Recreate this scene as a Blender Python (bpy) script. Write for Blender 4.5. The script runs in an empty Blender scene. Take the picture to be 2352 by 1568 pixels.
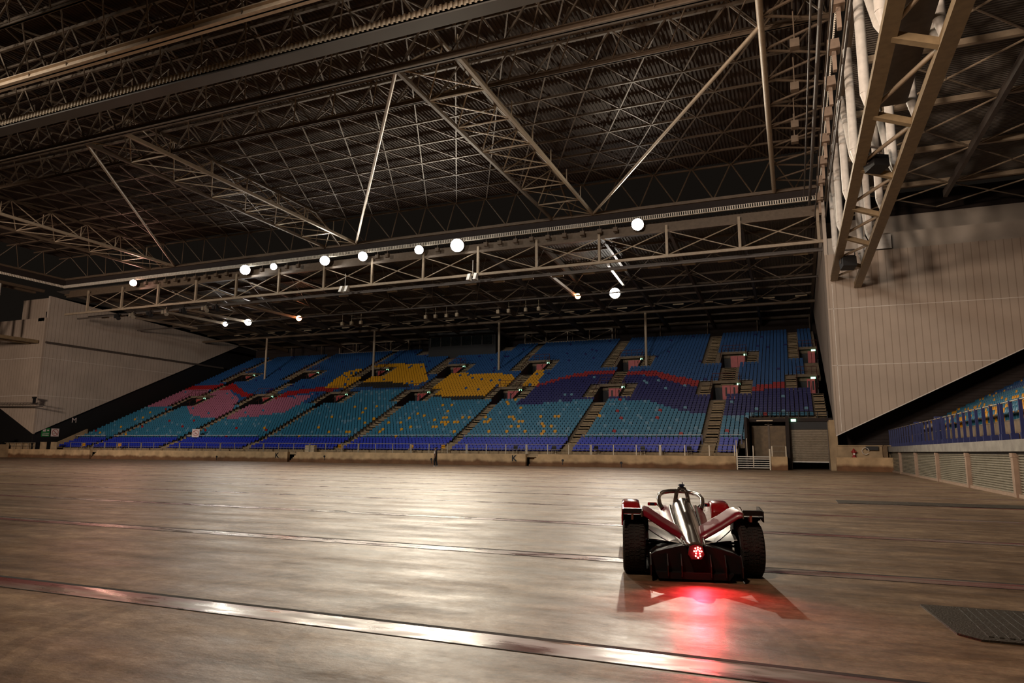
import bpy, bmesh, math, random
import numpy as np
from mathutils import Vector, Matrix
random.seed(7); rng = np.random.default_rng(7)
S = bpy.context.scene; COL = S.collection
PI = math.pi
def rad(d): return d*PI/180
ORD = ['zeroth','first','second','third','fourth','fifth','sixth','seventh','eighth','ninth','tenth','eleventh','twelfth','thirteenth','fourteenth','fifteenth']
def nth(n):
    if n < len(ORD): return ORD[n]
    return '%d%s' % (n, 'th' if 10 <= n % 100 <= 20 else {1:'st',2:'nd',3:'rd'}.get(n % 10, 'th'))

# ------------------------------------------------------------------ materials
def new_mat(name):
    m = bpy.data.materials.new(name); m.use_nodes = True
    nt = m.node_tree; return m, nt, nt.nodes['Principled BSDF']
def mat(name, col, rough=.6, metal=0., var=.12, scale=3., bump=0., coat=0., spec=.5, bscale=None):
    """procedural paint: base colour broken up by noise, optional bump"""
    m, nt, b = new_mat(name); N = nt.nodes; L = nt.links
    tc = N.new('ShaderNodeTexCoord'); nz = N.new('ShaderNodeTexNoise')
    nz.inputs['Scale'].default_value = scale; nz.inputs['Detail'].default_value = 4
    L.new(tc.outputs['Object'], nz.inputs['Vector'])
    r = N.new('ShaderNodeValToRGB')
    r.color_ramp.elements[0].position = .3; r.color_ramp.elements[1].position = .7
    r.color_ramp.elements[0].color = [c*(1-var) for c in col]+[1]
    r.color_ramp.elements[1].color = [min(1, c*(1+var)) for c in col]+[1]
    L.new(nz.outputs['Fac'], r.inputs['Fac']); L.new(r.outputs['Color'], b.inputs['Base Color'])
    b.inputs['Roughness'].default_value = rough; b.inputs['Metallic'].default_value = metal
    b.inputs['Specular IOR Level'].default_value = spec
    if coat: b.inputs['Coat Weight'].default_value = coat; b.inputs['Coat Roughness'].default_value = .04
    if bump:
        n2 = N.new('ShaderNodeTexNoise'); n2.inputs['Scale'].default_value = bscale or scale*8
        L.new(tc.outputs['Object'], n2.inputs['Vector'])
        bp = N.new('ShaderNodeBump'); bp.inputs['Strength'].default_value = bump; bp.inputs['Distance'].default_value = .02
        L.new(n2.outputs['Fac'], bp.inputs['Height']); L.new(bp.outputs['Normal'], b.inputs['Normal'])
    return m
def emit(name, col, strength):
    m, nt, b = new_mat(name)
    b.inputs['Base Color'].default_value = (*col, 1); b.inputs['Emission Color'].default_value = (*col, 1)
    b.inputs['Emission Strength'].default_value = strength
    return m
def clad_mat(name, col, axis, pitch):
    """vertical sheet cladding: narrow joints every `pitch` metres along a world axis, soft blotches"""
    m, nt, b = new_mat(name); N = nt.nodes; L = nt.links
    tc = N.new('ShaderNodeTexCoord'); sep = N.new('ShaderNodeSeparateXYZ'); L.new(tc.outputs['Object'], sep.inputs[0])
    def math_(op, a, bb):
        n = N.new('ShaderNodeMath'); n.operation = op
        for i, v in enumerate((a, bb)):
            if isinstance(v, (int, float)): n.inputs[i].default_value = v
            else: L.new(v, n.inputs[i])
        return n.outputs[0]
    f = math_('FRACT', math_('DIVIDE', sep.outputs[axis], pitch), 0)
    j = math_('LESS_THAN', f, .12)
    nz = N.new('ShaderNodeTexNoise'); nz.inputs['Scale'].default_value = .35; nz.inputs['Detail'].default_value = 5
    L.new(tc.outputs['Object'], nz.inputs['Vector'])
    r = N.new('ShaderNodeValToRGB'); r.color_ramp.elements[0].position = .3; r.color_ramp.elements[1].position = .72
    r.color_ramp.elements[0].color = [c*.88 for c in col]+[1]; r.color_ramp.elements[1].color = [c*1.08 for c in col]+[1]
    L.new(nz.outputs['Fac'], r.inputs['Fac'])
    mx = N.new('ShaderNodeMix'); mx.data_type = 'RGBA'; mx.blend_type = 'MULTIPLY'
    L.new(math_('MULTIPLY', j, .6), mx.inputs[0]); L.new(r.outputs['Color'], mx.inputs[6]); mx.inputs[7].default_value = (.55, .5, .45, 1)
    L.new(mx.outputs[2], b.inputs['Base Color']); b.inputs['Roughness'].default_value = .65
    bp = N.new('ShaderNodeBump'); bp.inputs['Strength'].default_value = .4; bp.inputs['Distance'].default_value = .02
    L.new(j, bp.inputs['Height']); bp.invert = True; L.new(bp.outputs['Normal'], b.inputs['Normal'])
    return m
def floor_mat():
    m, nt, b = new_mat('polished_concrete'); N = nt.nodes; L = nt.links
    tc = N.new('ShaderNodeTexCoord')
    def noise(scale, detail=5, sx=1., sy=1., rough=.55):
        mp = N.new('ShaderNodeMapping'); mp.inputs['Scale'].default_value = (sx, sy, 1); L.new(tc.outputs['Object'], mp.inputs[0])
        n = N.new('ShaderNodeTexNoise'); n.inputs['Scale'].default_value = scale; n.inputs['Detail'].default_value = detail
        n.inputs['Roughness'].default_value = rough; L.new(mp.outputs[0], n.inputs['Vector']); return n.outputs['Fac']
    def ramp(x, p0, p1, c0, c1):
        r = N.new('ShaderNodeValToRGB'); e = r.color_ramp.elements
        e[0].position = p0; e[1].position = p1; e[0].color = (*c0, 1); e[1].color = (*c1, 1); L.new(x, r.inputs[0]); return r.outputs[0]
    def mix(bt, f, a, c):
        x = N.new('ShaderNodeMix'); x.data_type = 'RGBA'; x.blend_type = bt
        if isinstance(f, float): x.inputs[0].default_value = f
        else: L.new(f, x.inputs[0])
        for i, v in ((6, a), (7, c)):
            if isinstance(v, tuple): x.inputs[i].default_value = (*v, 1)
            else: L.new(v, x.inputs[i])
        return x.outputs[2]
    def M(op, a, bb=0.):
        n = N.new('ShaderNodeMath'); n.operation = op
        for i, v in enumerate((a, bb)):
            if isinstance(v, (int, float)): n.inputs[i].default_value = v
            else: L.new(v, n.inputs[i])
        return n.outputs[0]
    base = ramp(noise(.35, 6), .3, .7, (.34, .225, .13), (.60, .44, .285))
    base = mix('MULTIPLY', .8, base, ramp(noise(.9, 7, .6, 1.4, .65), .38, .6, (.45, .40, .36), (1, 1, 1)))
    base = mix('MULTIPLY', .7, base, ramp(noise(6, 6, 1, 1, .7), .36, .6, (.6, .57, .54), (1, 1, 1)))
    # long scuffs dragged along the hall
    base = mix('MULTIPLY', .55, base, ramp(noise(1.0, 5, .2, 2.6, .6), .38, .58, (.5, .45, .41), (1, 1, 1)))
    base = mix('MULTIPLY', .75, base, ramp(noise(2.6, 8, .8, 1.2, .72), .42, .58, (.55, .5, .46), (1, 1, 1)))
    base = mix('MULTIPLY', .5, base, ramp(noise(22, 5, 1, 1, .7), .4, .6, (.6, .57, .55), (1, 1, 1)))
    # tyre rings left by cars turning on the slab
    sep = N.new('ShaderNodeSeparateXYZ'); L.new(tc.outputs['Object'], sep.inputs[0])
    tot = None
    for cx, cy, r in ((-9.6, 13.1, 2.1), (-8.7, 13.0, 1.75), (-13.5, 27., 3.5), (3.2, 16.5, 2.6), (-3.3, 5.9, 3.1), (-3.3, 5.9, 3.35), (-2.6, 5.7, 1.6)):
        dx = M('SUBTRACT', sep.outputs[0], cx); dy = M('SUBTRACT', sep.outputs[1], cy)
        d = M('SQRT', M('ADD', M('MULTIPLY', dx, dx), M('MULTIPLY', dy, dy)))
        k = M('LESS_THAN', M('ABSOLUTE', M('SUBTRACT', d, r)), .07)
        tot = k if tot is None else M('MAXIMUM', tot, k)
    ringf = M('MULTIPLY', M('MULTIPLY', tot, .5), noise(2.2, 4))
    base = mix('MULTIPLY', ringf, base, (.25, .22, .2))
    L.new(base, b.inputs['Base Color'])
    rr = M('ADD', M('MULTIPLY', noise(.8, 7, .5, 1.6, .65), .62), .12)
    rr = M('ADD', rr, M('MULTIPLY', noise(9, 4), .12))
    L.new(rr, b.inputs['Roughness']); sl = M('MULTIPLY', M('ADD', M('MULTIPLY', noise(1.6, 8, .7, 1.3, .7), 2.2), -.62), .85); sl = M('MINIMUM', M('MAXIMUM', sl, .10), .75); L.new(sl, b.inputs['Specular IOR Level'])
    bp = N.new('ShaderNodeBump'); bp.inputs['Strength'].default_value = .35; bp.inputs['Distance'].default_value = .02
    L.new(noise(6, 8, .7, 1.3, .65), bp.inputs['Height']); L.new(bp.outputs['Normal'], b.inputs['Normal'])
    return m
def strip_mat():
    m, nt, b = new_mat('worn_red_channel_cover'); N = nt.nodes; L = nt.links
    tc = N.new('ShaderNodeTexCoord'); mp = N.new('ShaderNodeMapping'); mp.inputs['Scale'].default_value = (.45, 3, 1)
    L.new(tc.outputs['Object'], mp.inputs[0])
    n = N.new('ShaderNodeTexNoise'); n.inputs['Scale'].default_value = .9; n.inputs['Detail'].default_value = 6; L.new(mp.outputs[0], n.inputs['Vector'])
    r = N.new('ShaderNodeValToRGB'); e = r.color_ramp.elements
    e[0].position = .42; e[0].color = (.17, .022, .028, 1); e[1].position = .6; e[1].color = (.26, .21, .18, 1)
    L.new(n.outputs['Fac'], r.inputs[0]); L.new(r.outputs[0], b.inputs['Base Color'])
    mp2 = N.new('ShaderNodeMapping'); mp2.inputs['Scale'].default_value = (1.2, 5, 1); L.new(tc.outputs['Object'], mp2.inputs[0])
    n2 = N.new('ShaderNodeTexNoise'); n2.inputs['Scale'].default_value = 1.3; n2.inputs['Detail'].default_value = 7; L.new(mp2.outputs[0], n2.inputs['Vector'])
    r2 = N.new('ShaderNodeMapRange'); r2.inputs[1].default_value = .38; r2.inputs[2].default_value = .62; r2.inputs[3].default_value = .2; r2.inputs[4].default_value = .46
    L.new(n2.outputs['Fac'], r2.inputs[0]); L.new(r2.outputs[0], b.inputs['Roughness']); b.inputs['Specular IOR Level'].default_value = .55
    bp = N.new('ShaderNodeBump'); bp.inputs['Strength'].default_value = .15; bp.inputs['Distance'].default_value = .01
    L.new(n.outputs['Fac'], bp.inputs['Height']); L.new(bp.outputs['Normal'], b.inputs['Normal'])
    return m

M_ = {}
M_['floor'] = floor_mat(); M_['strip'] = strip_mat()
M_['groove'] = mat('dark_groove', (.02, .017, .014), .9)
M_['concrete'] = mat('stained_concrete', (.40, .29, .17), .85, var=.22, scale=1.2, bump=.2)
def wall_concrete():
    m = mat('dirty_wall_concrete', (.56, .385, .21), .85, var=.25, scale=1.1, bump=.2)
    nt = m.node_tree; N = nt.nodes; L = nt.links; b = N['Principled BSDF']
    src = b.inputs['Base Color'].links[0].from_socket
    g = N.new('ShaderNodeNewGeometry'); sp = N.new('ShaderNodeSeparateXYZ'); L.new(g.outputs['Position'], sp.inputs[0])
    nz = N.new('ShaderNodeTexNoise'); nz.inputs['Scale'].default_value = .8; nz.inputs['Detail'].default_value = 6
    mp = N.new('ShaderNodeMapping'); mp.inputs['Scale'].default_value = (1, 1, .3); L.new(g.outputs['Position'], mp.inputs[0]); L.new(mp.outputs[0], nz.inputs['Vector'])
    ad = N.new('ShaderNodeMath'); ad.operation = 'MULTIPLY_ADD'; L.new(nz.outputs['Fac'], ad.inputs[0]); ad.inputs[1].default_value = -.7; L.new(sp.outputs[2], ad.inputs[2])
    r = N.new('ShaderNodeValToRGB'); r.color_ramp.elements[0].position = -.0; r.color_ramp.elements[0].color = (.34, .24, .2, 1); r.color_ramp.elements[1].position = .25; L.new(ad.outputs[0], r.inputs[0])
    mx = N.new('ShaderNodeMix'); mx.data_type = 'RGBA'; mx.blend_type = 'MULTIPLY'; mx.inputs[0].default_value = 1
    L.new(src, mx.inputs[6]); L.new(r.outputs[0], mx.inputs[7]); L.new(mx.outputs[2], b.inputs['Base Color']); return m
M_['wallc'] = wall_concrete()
M_['step'] = mat('terrace_concrete', (.20, .15, .10), .9, var=.2)
M_['stair'] = mat('stair_concrete', (.30, .22, .13), .9, var=.2)
M_['grey_concrete'] = mat('grey_ledge_concrete', (.30, .29, .26), .85, var=.2, scale=2, bump=.2)
M_['steel'] = mat('brown_grey_steel', (.145, .102, .066), .6, var=.15)
M_['steel_dk'] = mat('dark_steel', (.11, .09, .075), .55, var=.15)
M_['steel_lt'] = mat('cream_painted_steel', (.42, .33, .23), .5, var=.1)
M_['galv'] = mat('galvanised_steel', (.42, .36, .27), .4, metal=.4, var=.12)
M_['beige'] = mat('beige_truss_paint', (.27, .195, .105), .55, var=.15)
M_['gutter'] = mat('bright_corrugated_trim', (.85, .78, .66), .45, metal=.0)  # albedo raised to carry the lamps' grazing light on the trim
M_['deck'] = mat('brown_roof_sheet', (.06, .040, .030), .9, var=.12, scale=.4)
M_['deck_grey'] = mat('grey_roof_sheet', (.17, .15, .125), .7, var=.12, scale=.4)
M_['deck_dk'] = mat('dark_roof_sheet', (.10, .085, .07), .5, var=.12, scale=.4)
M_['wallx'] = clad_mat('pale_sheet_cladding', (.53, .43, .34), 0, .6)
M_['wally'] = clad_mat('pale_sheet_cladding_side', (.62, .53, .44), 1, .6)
M_['band'] = mat('grey_wall_band', (.50, .44, .37), .7, var=.1, scale=.5)
M_['seam'] = mat('white_panel_joint', (.8, .74, .66), .6)
M_['void'] = mat('dark_brown_wall', (.028, .019, .016), .85)
M_['black'] = mat('black_paint', (.012, .011, .011), .6)
M_['white'] = mat('white_enamel', (.75, .71, .64), .5)
M_['cream'] = mat('cream_lamp_cover', (.6, .48, .32), .5)
M_['shutter'] = mat('ribbed_shutter_metal', (.36, .34, .27), .42, metal=.3)
M_['shutter_dk'] = mat('roller_door_metal', (.30, .24, .17), .45, metal=.3)
M_['pillar'] = mat('pale_pink_pillar', (.36, .26, .19), .7)
M_['wood'] = mat('brown_door_leaf', (.16, .10, .045), .6, var=.25)
M_['reddoor'] = mat('red_door_paint', (.46, .06, .06), .5, var=.15)
M_['rust'] = mat('red_brown_rail', (.10, .028, .022), .6)
M_['fence'] = mat('navy_fence_paint', (.018, .028, .12), .45)
M_['sign'] = mat('white_sign_board', (.85, .72, .68), .6)
M_['signred'] = mat('red_sign_ink', (.45, .06, .05), .6)
M_['green'] = mat('green_sign_board', (.02, .22, .05), .6)
M_['exit'] = emit('green_exit_glow', (.45, 1., .62), 2.2)
M_['extred'] = mat('fire_red', (.35, .02, .02), .5)
M_['plate'] = mat('dark_tread_plate', (.055, .047, .036), .45, metal=.3, bump=.5, scale=6)
SEATC = {'teal': (.033, .165, .27), 'blue': (.018, .075, .215), 'royal blue': (.022, .040, .40), 'navy': (.010, .010, .10),
         'yellow': (.62, .29, .012), 'pink': (.33, .115, .18), 'red': (.29, .013, .016), 'black': (.02, .017, .016),
         'pale blue': (.11, .24, .34), 'white': (.5, .48, .44), 'orange': (.55, .17, .02)}
SEATM = {k: mat('seat_plastic_'+k.replace(' ', '_'), v, .38, var=.08, spec=.3) for k, v in SEATC.items()}

# ------------------------------------------------------------------ mesh builder
class MB:
    def __init__(s): s.v = []; s.f = []; s.m = []; s.sm = []
    def add(s, vs, fs, mi=0, smooth=False):
        o = len(s.v); s.v.extend(vs); s.f.extend([tuple(i+o for i in f) for f in fs])
        s.m.extend([mi]*len(fs)); s.sm.extend([smooth]*len(fs)); return s
    def box(s, x0, x1, y0, y1, z0, z1, mi=0):
        vs = [(x0,y0,z0),(x1,y0,z0),(x1,y1,z0),(x0,y1,z0),(x0,y0,z1),(x1,y0,z1),(x1,y1,z1),(x0,y1,z1)]
        return s.add(vs, [(3,2,1,0),(4,5,6,7),(0,1,5,4),(1,2,6,5),(2,3,7,6),(3,0,4,7)], mi)
    def beam(s, p, q, w, h, mi=0):
        p = Vector(p); q = Vector(q); d = (q-p).normalized()
        up = Vector((0,0,1)) if abs(d.z) < .95 else Vector((0,1,0))
        a = d.cross(up).normalized(); u = a.cross(d).normalized(); a *= w/2; u *= h/2
        vs = [tuple(c+x) for c in (p, q) for x in (-a-u, a-u, a+u, -a+u)]
        return s.add(vs, [(3,2,1,0),(4,5,6,7),(0,1,5,4),(1,2,6,5),(2,3,7,6),(3,0,4,7)], mi)
    def tube(s, p, q, r, n=6, mi=0, r2=None, caps=True):
        p = Vector(p); q = Vector(q); d = (q-p).normalized(); r2 = r if r2 is None else r2
        up = Vector((0,0,1)) if abs(d.z) < .95 else Vector((0,1,0))
        a = d.cross(up).normalized(); u = a.cross(d).normalized()
        vs = []
        for c, rr in ((p, r), (q, r2)):
            for i in range(n):
                t = 2*PI*i/n; vs.append(tuple(c+a*math.cos(t)*rr+u*math.sin(t)*rr))
        fs = [(i, (i+1) % n, n+(i+1) % n, n+i) for i in range(n)]
        s.add(vs, fs, mi, n > 6)
        if caps: s.add(vs, [tuple(range(n-1,-1,-1)), tuple(range(n, 2*n))], mi)
        return s
    def path(s, pts, r, n=8, mi=0, flat=1.):
        """swept tube through pts (r may be a list)"""
        P = [Vector(p) for p in pts]; k = len(P); R = r if isinstance(r, (list, tuple)) else [r]*k
        vs = []
        for i, c in enumerate(P):
            d = (P[min(i+1, k-1)]-P[max(i-1, 0)]).normalized()
            up = Vector((0,0,1)) if abs(d.z) < .95 else Vector((0,1,0))
            a = d.cross(up).normalized(); u = a.cross(d).normalized()
            for j in range(n):
                t = 2*PI*j/n; vs.append(tuple(c+a*math.cos(t)*R[i]*flat+u*math.sin(t)*R[i]))
        fs = [(i*n+j, i*n+(j+1) % n, (i+1)*n+(j+1) % n, (i+1)*n+j) for i in range(k-1) for j in range(n)]
        s.add(vs, fs, mi, True); s.add(vs, [tuple(range(n-1,-1,-1)), tuple(range((k-1)*n, k*n))], mi); return s
    def grid(s, rows, mi=0, smooth=True, flip=False):
        """surface through rows of points"""
        n = len(rows[0]); vs = [tuple(p) for r in rows for p in r]
        fs = [(i*n+j, i*n+j+1, (i+1)*n+j+1, (i+1)*n+j) for i in range(len(rows)-1) for j in range(n-1)]
        if flip: fs = [f[::-1] for f in fs]
        return s.add(vs, fs, mi, smooth)
    def loft(s, secs, mi=0, smooth=True):
        """closed rings joined, ends capped"""
        n = len(secs[0]); vs = [tuple(p) for r in secs for p in r]
        fs = [(i*n+j, i*n+(j+1) % n, (i+1)*n+(j+1) % n, (i+1)*n+j) for i in range(len(secs)-1) for j in range(n)]
        s.add(vs, fs, mi, smooth); s.add(vs, [tuple(range(n-1,-1,-1)), tuple(range((len(secs)-1)*n, len(secs)*n))], mi); return s
    def disc(s, c, nrm, r, n=16, mi=0):
        c = Vector(c); d = Vector(nrm).normalized(); up = Vector((0,0,1)) if abs(d.z) < .95 else Vector((0,1,0))
        a = up.cross(d).normalized(); u = d.cross(a)
        return s.add([tuple(c+a*math.cos(2*PI*i/n)*r+u*math.sin(2*PI*i/n)*r) for i in range(n)], [tuple(range(n))], mi)
    def prism(s, poly, axis, t0, t1, mi=0):
        """polygon in the two other axes, extruded along axis"""
        def P(a, b, t): return {0:(t,a,b), 1:(a,t,b), 2:(a,b,t)}[axis]
        n = len(poly); vs = [P(a, b, t0) for a, b in poly]+[P(a, b, t1) for a, b in poly]
        fs = [tuple(range(n)), tuple(range(2*n-1, n-1, -1))]+[(i, n+i, n+(i+1) % n, (i+1) % n) for i in range(n)]
        return s.add(vs, fs, mi)
    def mesh(s, name, mats):
        me = bpy.data.meshes.new(name); me.from_pydata(s.v, [], s.f); me.update()
        for m in (mats if isinstance(mats, (list, tuple)) else [mats]): me.materials.append(m)
        if s.f:
            me.polygons.foreach_set('material_index', s.m); me.polygons.foreach_set('use_smooth', s.sm)
        return me
    def build(s, name, mats, parent=None, loc=None, fix=True):
        """ONE mesh object; vertices given in the parent's space (or in world space with the origin moved to loc)"""
        if loc is not None: s.v = [(a-loc[0], b-loc[1], c-loc[2]) for a, b, c in s.v]
        me = s.mesh(name, mats)
        if fix:
            bm = bmesh.new(); bm.from_mesh(me); bmesh.ops.recalc_face_normals(bm, faces=bm.faces); bm.to_mesh(me); bm.free()
        o = bpy.data.objects.new(name, me); COL.objects.link(o)
        if loc is not None: o.location = loc
        if parent is not None: o.parent = parent
        return o
def tag(o, label=None, cat=None, group=None, kind=None):
    for k, v in (('label', label), ('category', cat), ('group', group), ('kind', kind)):
        if v: o[k] = v
    return o
def empty(name, loc, label, cat, group=None, rz=0., kind=None):
    o = bpy.data.objects.new(name, None); COL.objects.link(o); o.location = loc; o.rotation_euler = (0, 0, rz)
    o.empty_display_size = .2
    return tag(o, label, cat, group, kind)
class Part(MB):
    """a part given in world coordinates under an Empty standing at `loc` (no rotation)"""
    def put(s, name, mats, root):
        l = root.location
        s.v = [(a-l[0], b-l[1], c-l[2]) for a, b, c in s.v]
        return s.build(name, mats, root)
def struct(o, label=None, cat=None): return tag(o, label, cat, kind='structure')
def copy_tree(o, parent=None):
    c = o.copy(); COL.objects.link(c)
    if parent is not None: c.parent = parent
    for ch in list(o.children): copy_tree(ch, c)
    return c

# ------------------------------------------------------------------ camera (solved from the two horizontal vanishing directions)
Fpx = 1581.17; H = 1.62
yd = Vector((1827-1176, 1038.5-784, Fpx)).normalized(); xd = -Vector((-2750-1176, 1003-784, Fpx)).normalized()
xd = (xd-xd.dot(yd)*yd).normalized(); zd = xd.cross(yd)
# rows: camera right / down / forward in world
right = Vector((xd.x, yd.x, zd.x)); down = Vector((xd.y, yd.y, zd.y)); fwd = Vector((xd.z, yd.z, zd.z))
cam_d = bpy.data.cameras.new('camera'); cam = bpy.data.objects.new('camera', cam_d); COL.objects.link(cam)
cam_d.sensor_width = 36; cam_d.lens = 36*Fpx/2352; cam_d.clip_end = 400; cam_d.clip_start = .05
cam.matrix_world = Matrix(((right.x, -down.x, -fwd.x, 0), (right.y, -down.y, -fwd.y, 0), (right.z, -down.z, -fwd.z, H), (0, 0, 0, 1)))
S.camera = cam
def depth(p): return (Vector(p)-Vector((0, 0, H))).dot(fwd)
def project(p):
    d = Vector(p)-Vector((0, 0, H)); z = d.dot(fwd); return 1176+Fpx*d.dot(right)/z, 784+Fpx*d.dot(down)/z

# ------------------------------------------------------------------ layout constants (metres)
YW = 68.5            # front wall of the far stand
XR, XL = 3.45, -104.5  # inner edges of the corner towers
XS = 7.7             # front of the side stand
LBY, LBZ, RUN, RISE = 74.3, 2.55, .69, .32   # first teal row, row depth, row height
def rowy(k): return LBY+RUN*k
def rowz(k): return LBZ+RISE*k
NR = 53
VX = [-7.6-14.6*k for k in range(7)]

# ------------------------------------------------------------------ floor
b = MB(); b.add([(-150,-30,0),(30,-30,0),(30,125,0),(-150,125,0)], [(0,1,2,3)])
struct(b.build('floor', M_['floor']), 'bare worn concrete arena floor with a glossy sheen')
for i in range(13):
    y = 5.72+4.83*i
    b = MB(); w = .19 if i < 3 else .13
    b.box(-112, XS-.3, y-w, y+w, -.03, .003, 0)
    b.box(-112, XS-.3, y+w, y+w+(.07 if i < 2 else .04), -.03, .004, 1)
    if i < 3: b.box(-112, XS-.3, y-w-.02, y-w, -.03, .004, 1)
    struct(b.build('trim_%d' % (i+1), [M_['strip'], M_['groove']]))
# cover plates
b = MB(); b.prism([(1.16,8.85),(3.4,8.95),(3.4,7.43),(1.42,7.43),(1.27,7.6)], 2, 0, .018)
for k in range(24): b.box(1.5+.08*k, 1.54+.08*k, 7.55, 8.8, .018, .024)
tag(b.build('floor_cover_plate', M_['plate'], loc=(2.2,8.2,0)), 'dark ribbed steel cover plate on the floor beside the racing car', 'floor plate')
b = MB(); b.box(1.2, 6.6, 25.1, 26.7, 0, .016)
for k in range(13): b.box(1.3+.4*k, 1.6+.4*k, 25.2, 26.6, .016, .02)
tag(b.build('floor_cover_plate', M_['plate'], loc=(4,26,0)), 'long dark cover plate on the floor in front of the side stand shutters', 'floor plate')

# ------------------------------------------------------------------ far stand: front wall, walkway, terraces
b = MB()
notch = [(-57.4, -55.6), (-92.0, -90.2), (-26.3, -24.4)]
xs = [-112]
for a, c in sorted(notch): xs += [a, c]
xs.append(-5.2)
for i in range(0, len(xs), 2): b.box(xs[i], xs[i+1], YW, YW+.45, 0, 1.22)
for a, c in notch:   # steps cut into the wall, rising to one side
    b.box(a, c, YW+1.2, YW+1.3, 0, 1.22)
    for k in range(6): b.box(a+.35+.2*k, c, YW+.04+.02*k, YW+1.2, .2*k, .2*k+.2)
b.box(-2.1, -.7, YW, YW+4, 0, 1.22); b.box(XR-.1, XS+.4, YW, YW+.45, 0, 1.22)
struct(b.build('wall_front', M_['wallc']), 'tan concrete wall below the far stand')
b = MB(); b.box(-112, -5.2, YW+.45, YW+2.1, .9, 1.22); b.box(-2.1, -.7, YW+.45, YW+4, 1.0, 1.21)
b.box(XR, XS+.4, YW+.45, YW+3, .9, 1.2)
b.box(-103, -5.2, YW+2.06, YW+2.3, 1.2, 1.5, 1)
struct(b.build('floor_walkway', [M_['concrete'], M_['stair']]))
# stair plan: which X ranges are stairs or entrances at a given teal row
LOW_A = [(x-1.1, x+.15) for x in VX]
def cut(x, k):
    """True where row k at x carries no seat"""
    for i, v in enumerate(VX):
        if k < 17:
            if v-1.1 < x < v+.15: return True
        elif k < 24:
            if v-3.0 < x < v+3.1: return True
        elif k < 33:
            if v-.75 < x < v+.95: return True
        elif k < 40:
            if v-3.4 < x < v+3.4: return True
        if k >= 33 and v-3.5 < x < v-2.2: return True
    if x > XR-.15 or x < -103.2: return True
    if -4.3 < x and k < 8: return True
    v = 2.0                                      # corner entrance beside the tower
    if k < 19 and 2.2 < x: return True
    if 19 <= k < 26 and v-2.6 < x: return True
    if 26 <= k < 34 and v-.2 < x: return True
    if 34 <= k < 41 and v-2.2 < x: return True
    if k >= 34 and v-2.2 < x < v-.9: return True
    if k >= 46 and -59.5 < x < -46.5: return True  # control cabin
    if k >= 48 and -63 < x < -44: return True
    return False
def hole(x, k):
    """True inside an entrance recess"""
    for v in VX:
        if 17 <= k < 24 and v-1.65 < x < v+1.65: return True
        if 33 <= k < 40 and v+.3-1.65 < x < v+.3+1.65: return True
    if 19 <= k < 26 and .6 < x: return True
    if 34 <= k < 41 and 1.1 < x: return True
    if -4.3 < x and k < 8: return True
    return False
b = MB()
for k in range(NR):
    edges = [-103.4]
    for v in sorted(VX):
        if 17 <= k < 24: edges += [v-1.65, v+1.65]
        if 33 <= k < 40: edges += [v-1.35, v+1.95]
    xe = XR-.1
    if 19 <= k < 26: xe = .6
    if 34 <= k < 41: xe = 1.1
    if k < 8: xe = -4.3
    edges.append(xe)
    y0, z = rowy(k), rowz(k)
    for i in range(0, len(edges), 2):
        b.box(edges[i], edges[i+1], y0, y0+RUN+.02, z-.55, z)
for k in range(5):
    b.box(-103.0, -5.2, 70.7+.72*k, 70.7+.72*(k+1)+.02, 1.0+.2*k, 1.24+.265*k)
b.box(-103.4, XR-.1, rowy(NR), rowy(NR)+2.6, rowz(NR)-.6, rowz(NR))
struct(b.build('floor_grandstand', M_['step']), 'stepped concrete terraces of the far stand')
# stair flights as things of their own
def flight(label, x0, x1, k0, k1, royal=False):
    b = MB(); y0 = rowy(k0); loc = ((x0+x1)/2, y0, rowz(k0))
    for k in range(k0, k1):
        for h in range(2):
            b.box(x0, x1, rowy(k)+RUN*h/2-RUN/2, rowy(k)+RUN*(h+1)/2-RUN/2+.02, rowz(k)-.3, rowz(k)+.02-RISE/2*(1-h))
    if royal:
        for k in range(5):
            for h in range(2):
                y = 70.3+.72*(k+h/2); b.box(x0, x1, y, y+.38, .9, 1.28+.265*(k+h/2))
    tag(b.build('stair_flight', M_['stair'], loc=loc), label, 'stairs', 'stair flights of the far stand')
for i, v in enumerate(VX):
    o = nth(i+1)
    flight('long concrete stair flight from the walkway, %s from the steel gate' % o, v-1.1, v+.15, 0, 17, True)
    flight('short stair flight before the dark side of the lower entrance, %s from the corner tower' % o, v-3.0, v-1.72, 17, 24)
    flight('short stair flight past the red doors of the lower entrance, %s from the corner tower' % o, v+1.72, v+3.0, 17, 24)
    flight('middle stair flight above the lower red doors, %s from the corner tower' % o, v-.7, v+.85, 24, 33)
    flight('top stair flight up to the last row, %s from the corner tower' % o, v-3.45, v-2.2, 33, 46 if i == 3 else 53)
    flight('short stair flight past the exit sign of the upper entrance, %s from the corner tower' % o, v+2.05, v+3.3, 33, 40)
flight('top stair flight right against the pale corner tower', -.2, 1.0, 34, 53)
flight('stair flight below the corner entrance, against the pale tower', 2.25, 3.3, 9, 19)
flight('short stair flight beside the corner entrance', -.6, .55, 19, 26)

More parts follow.
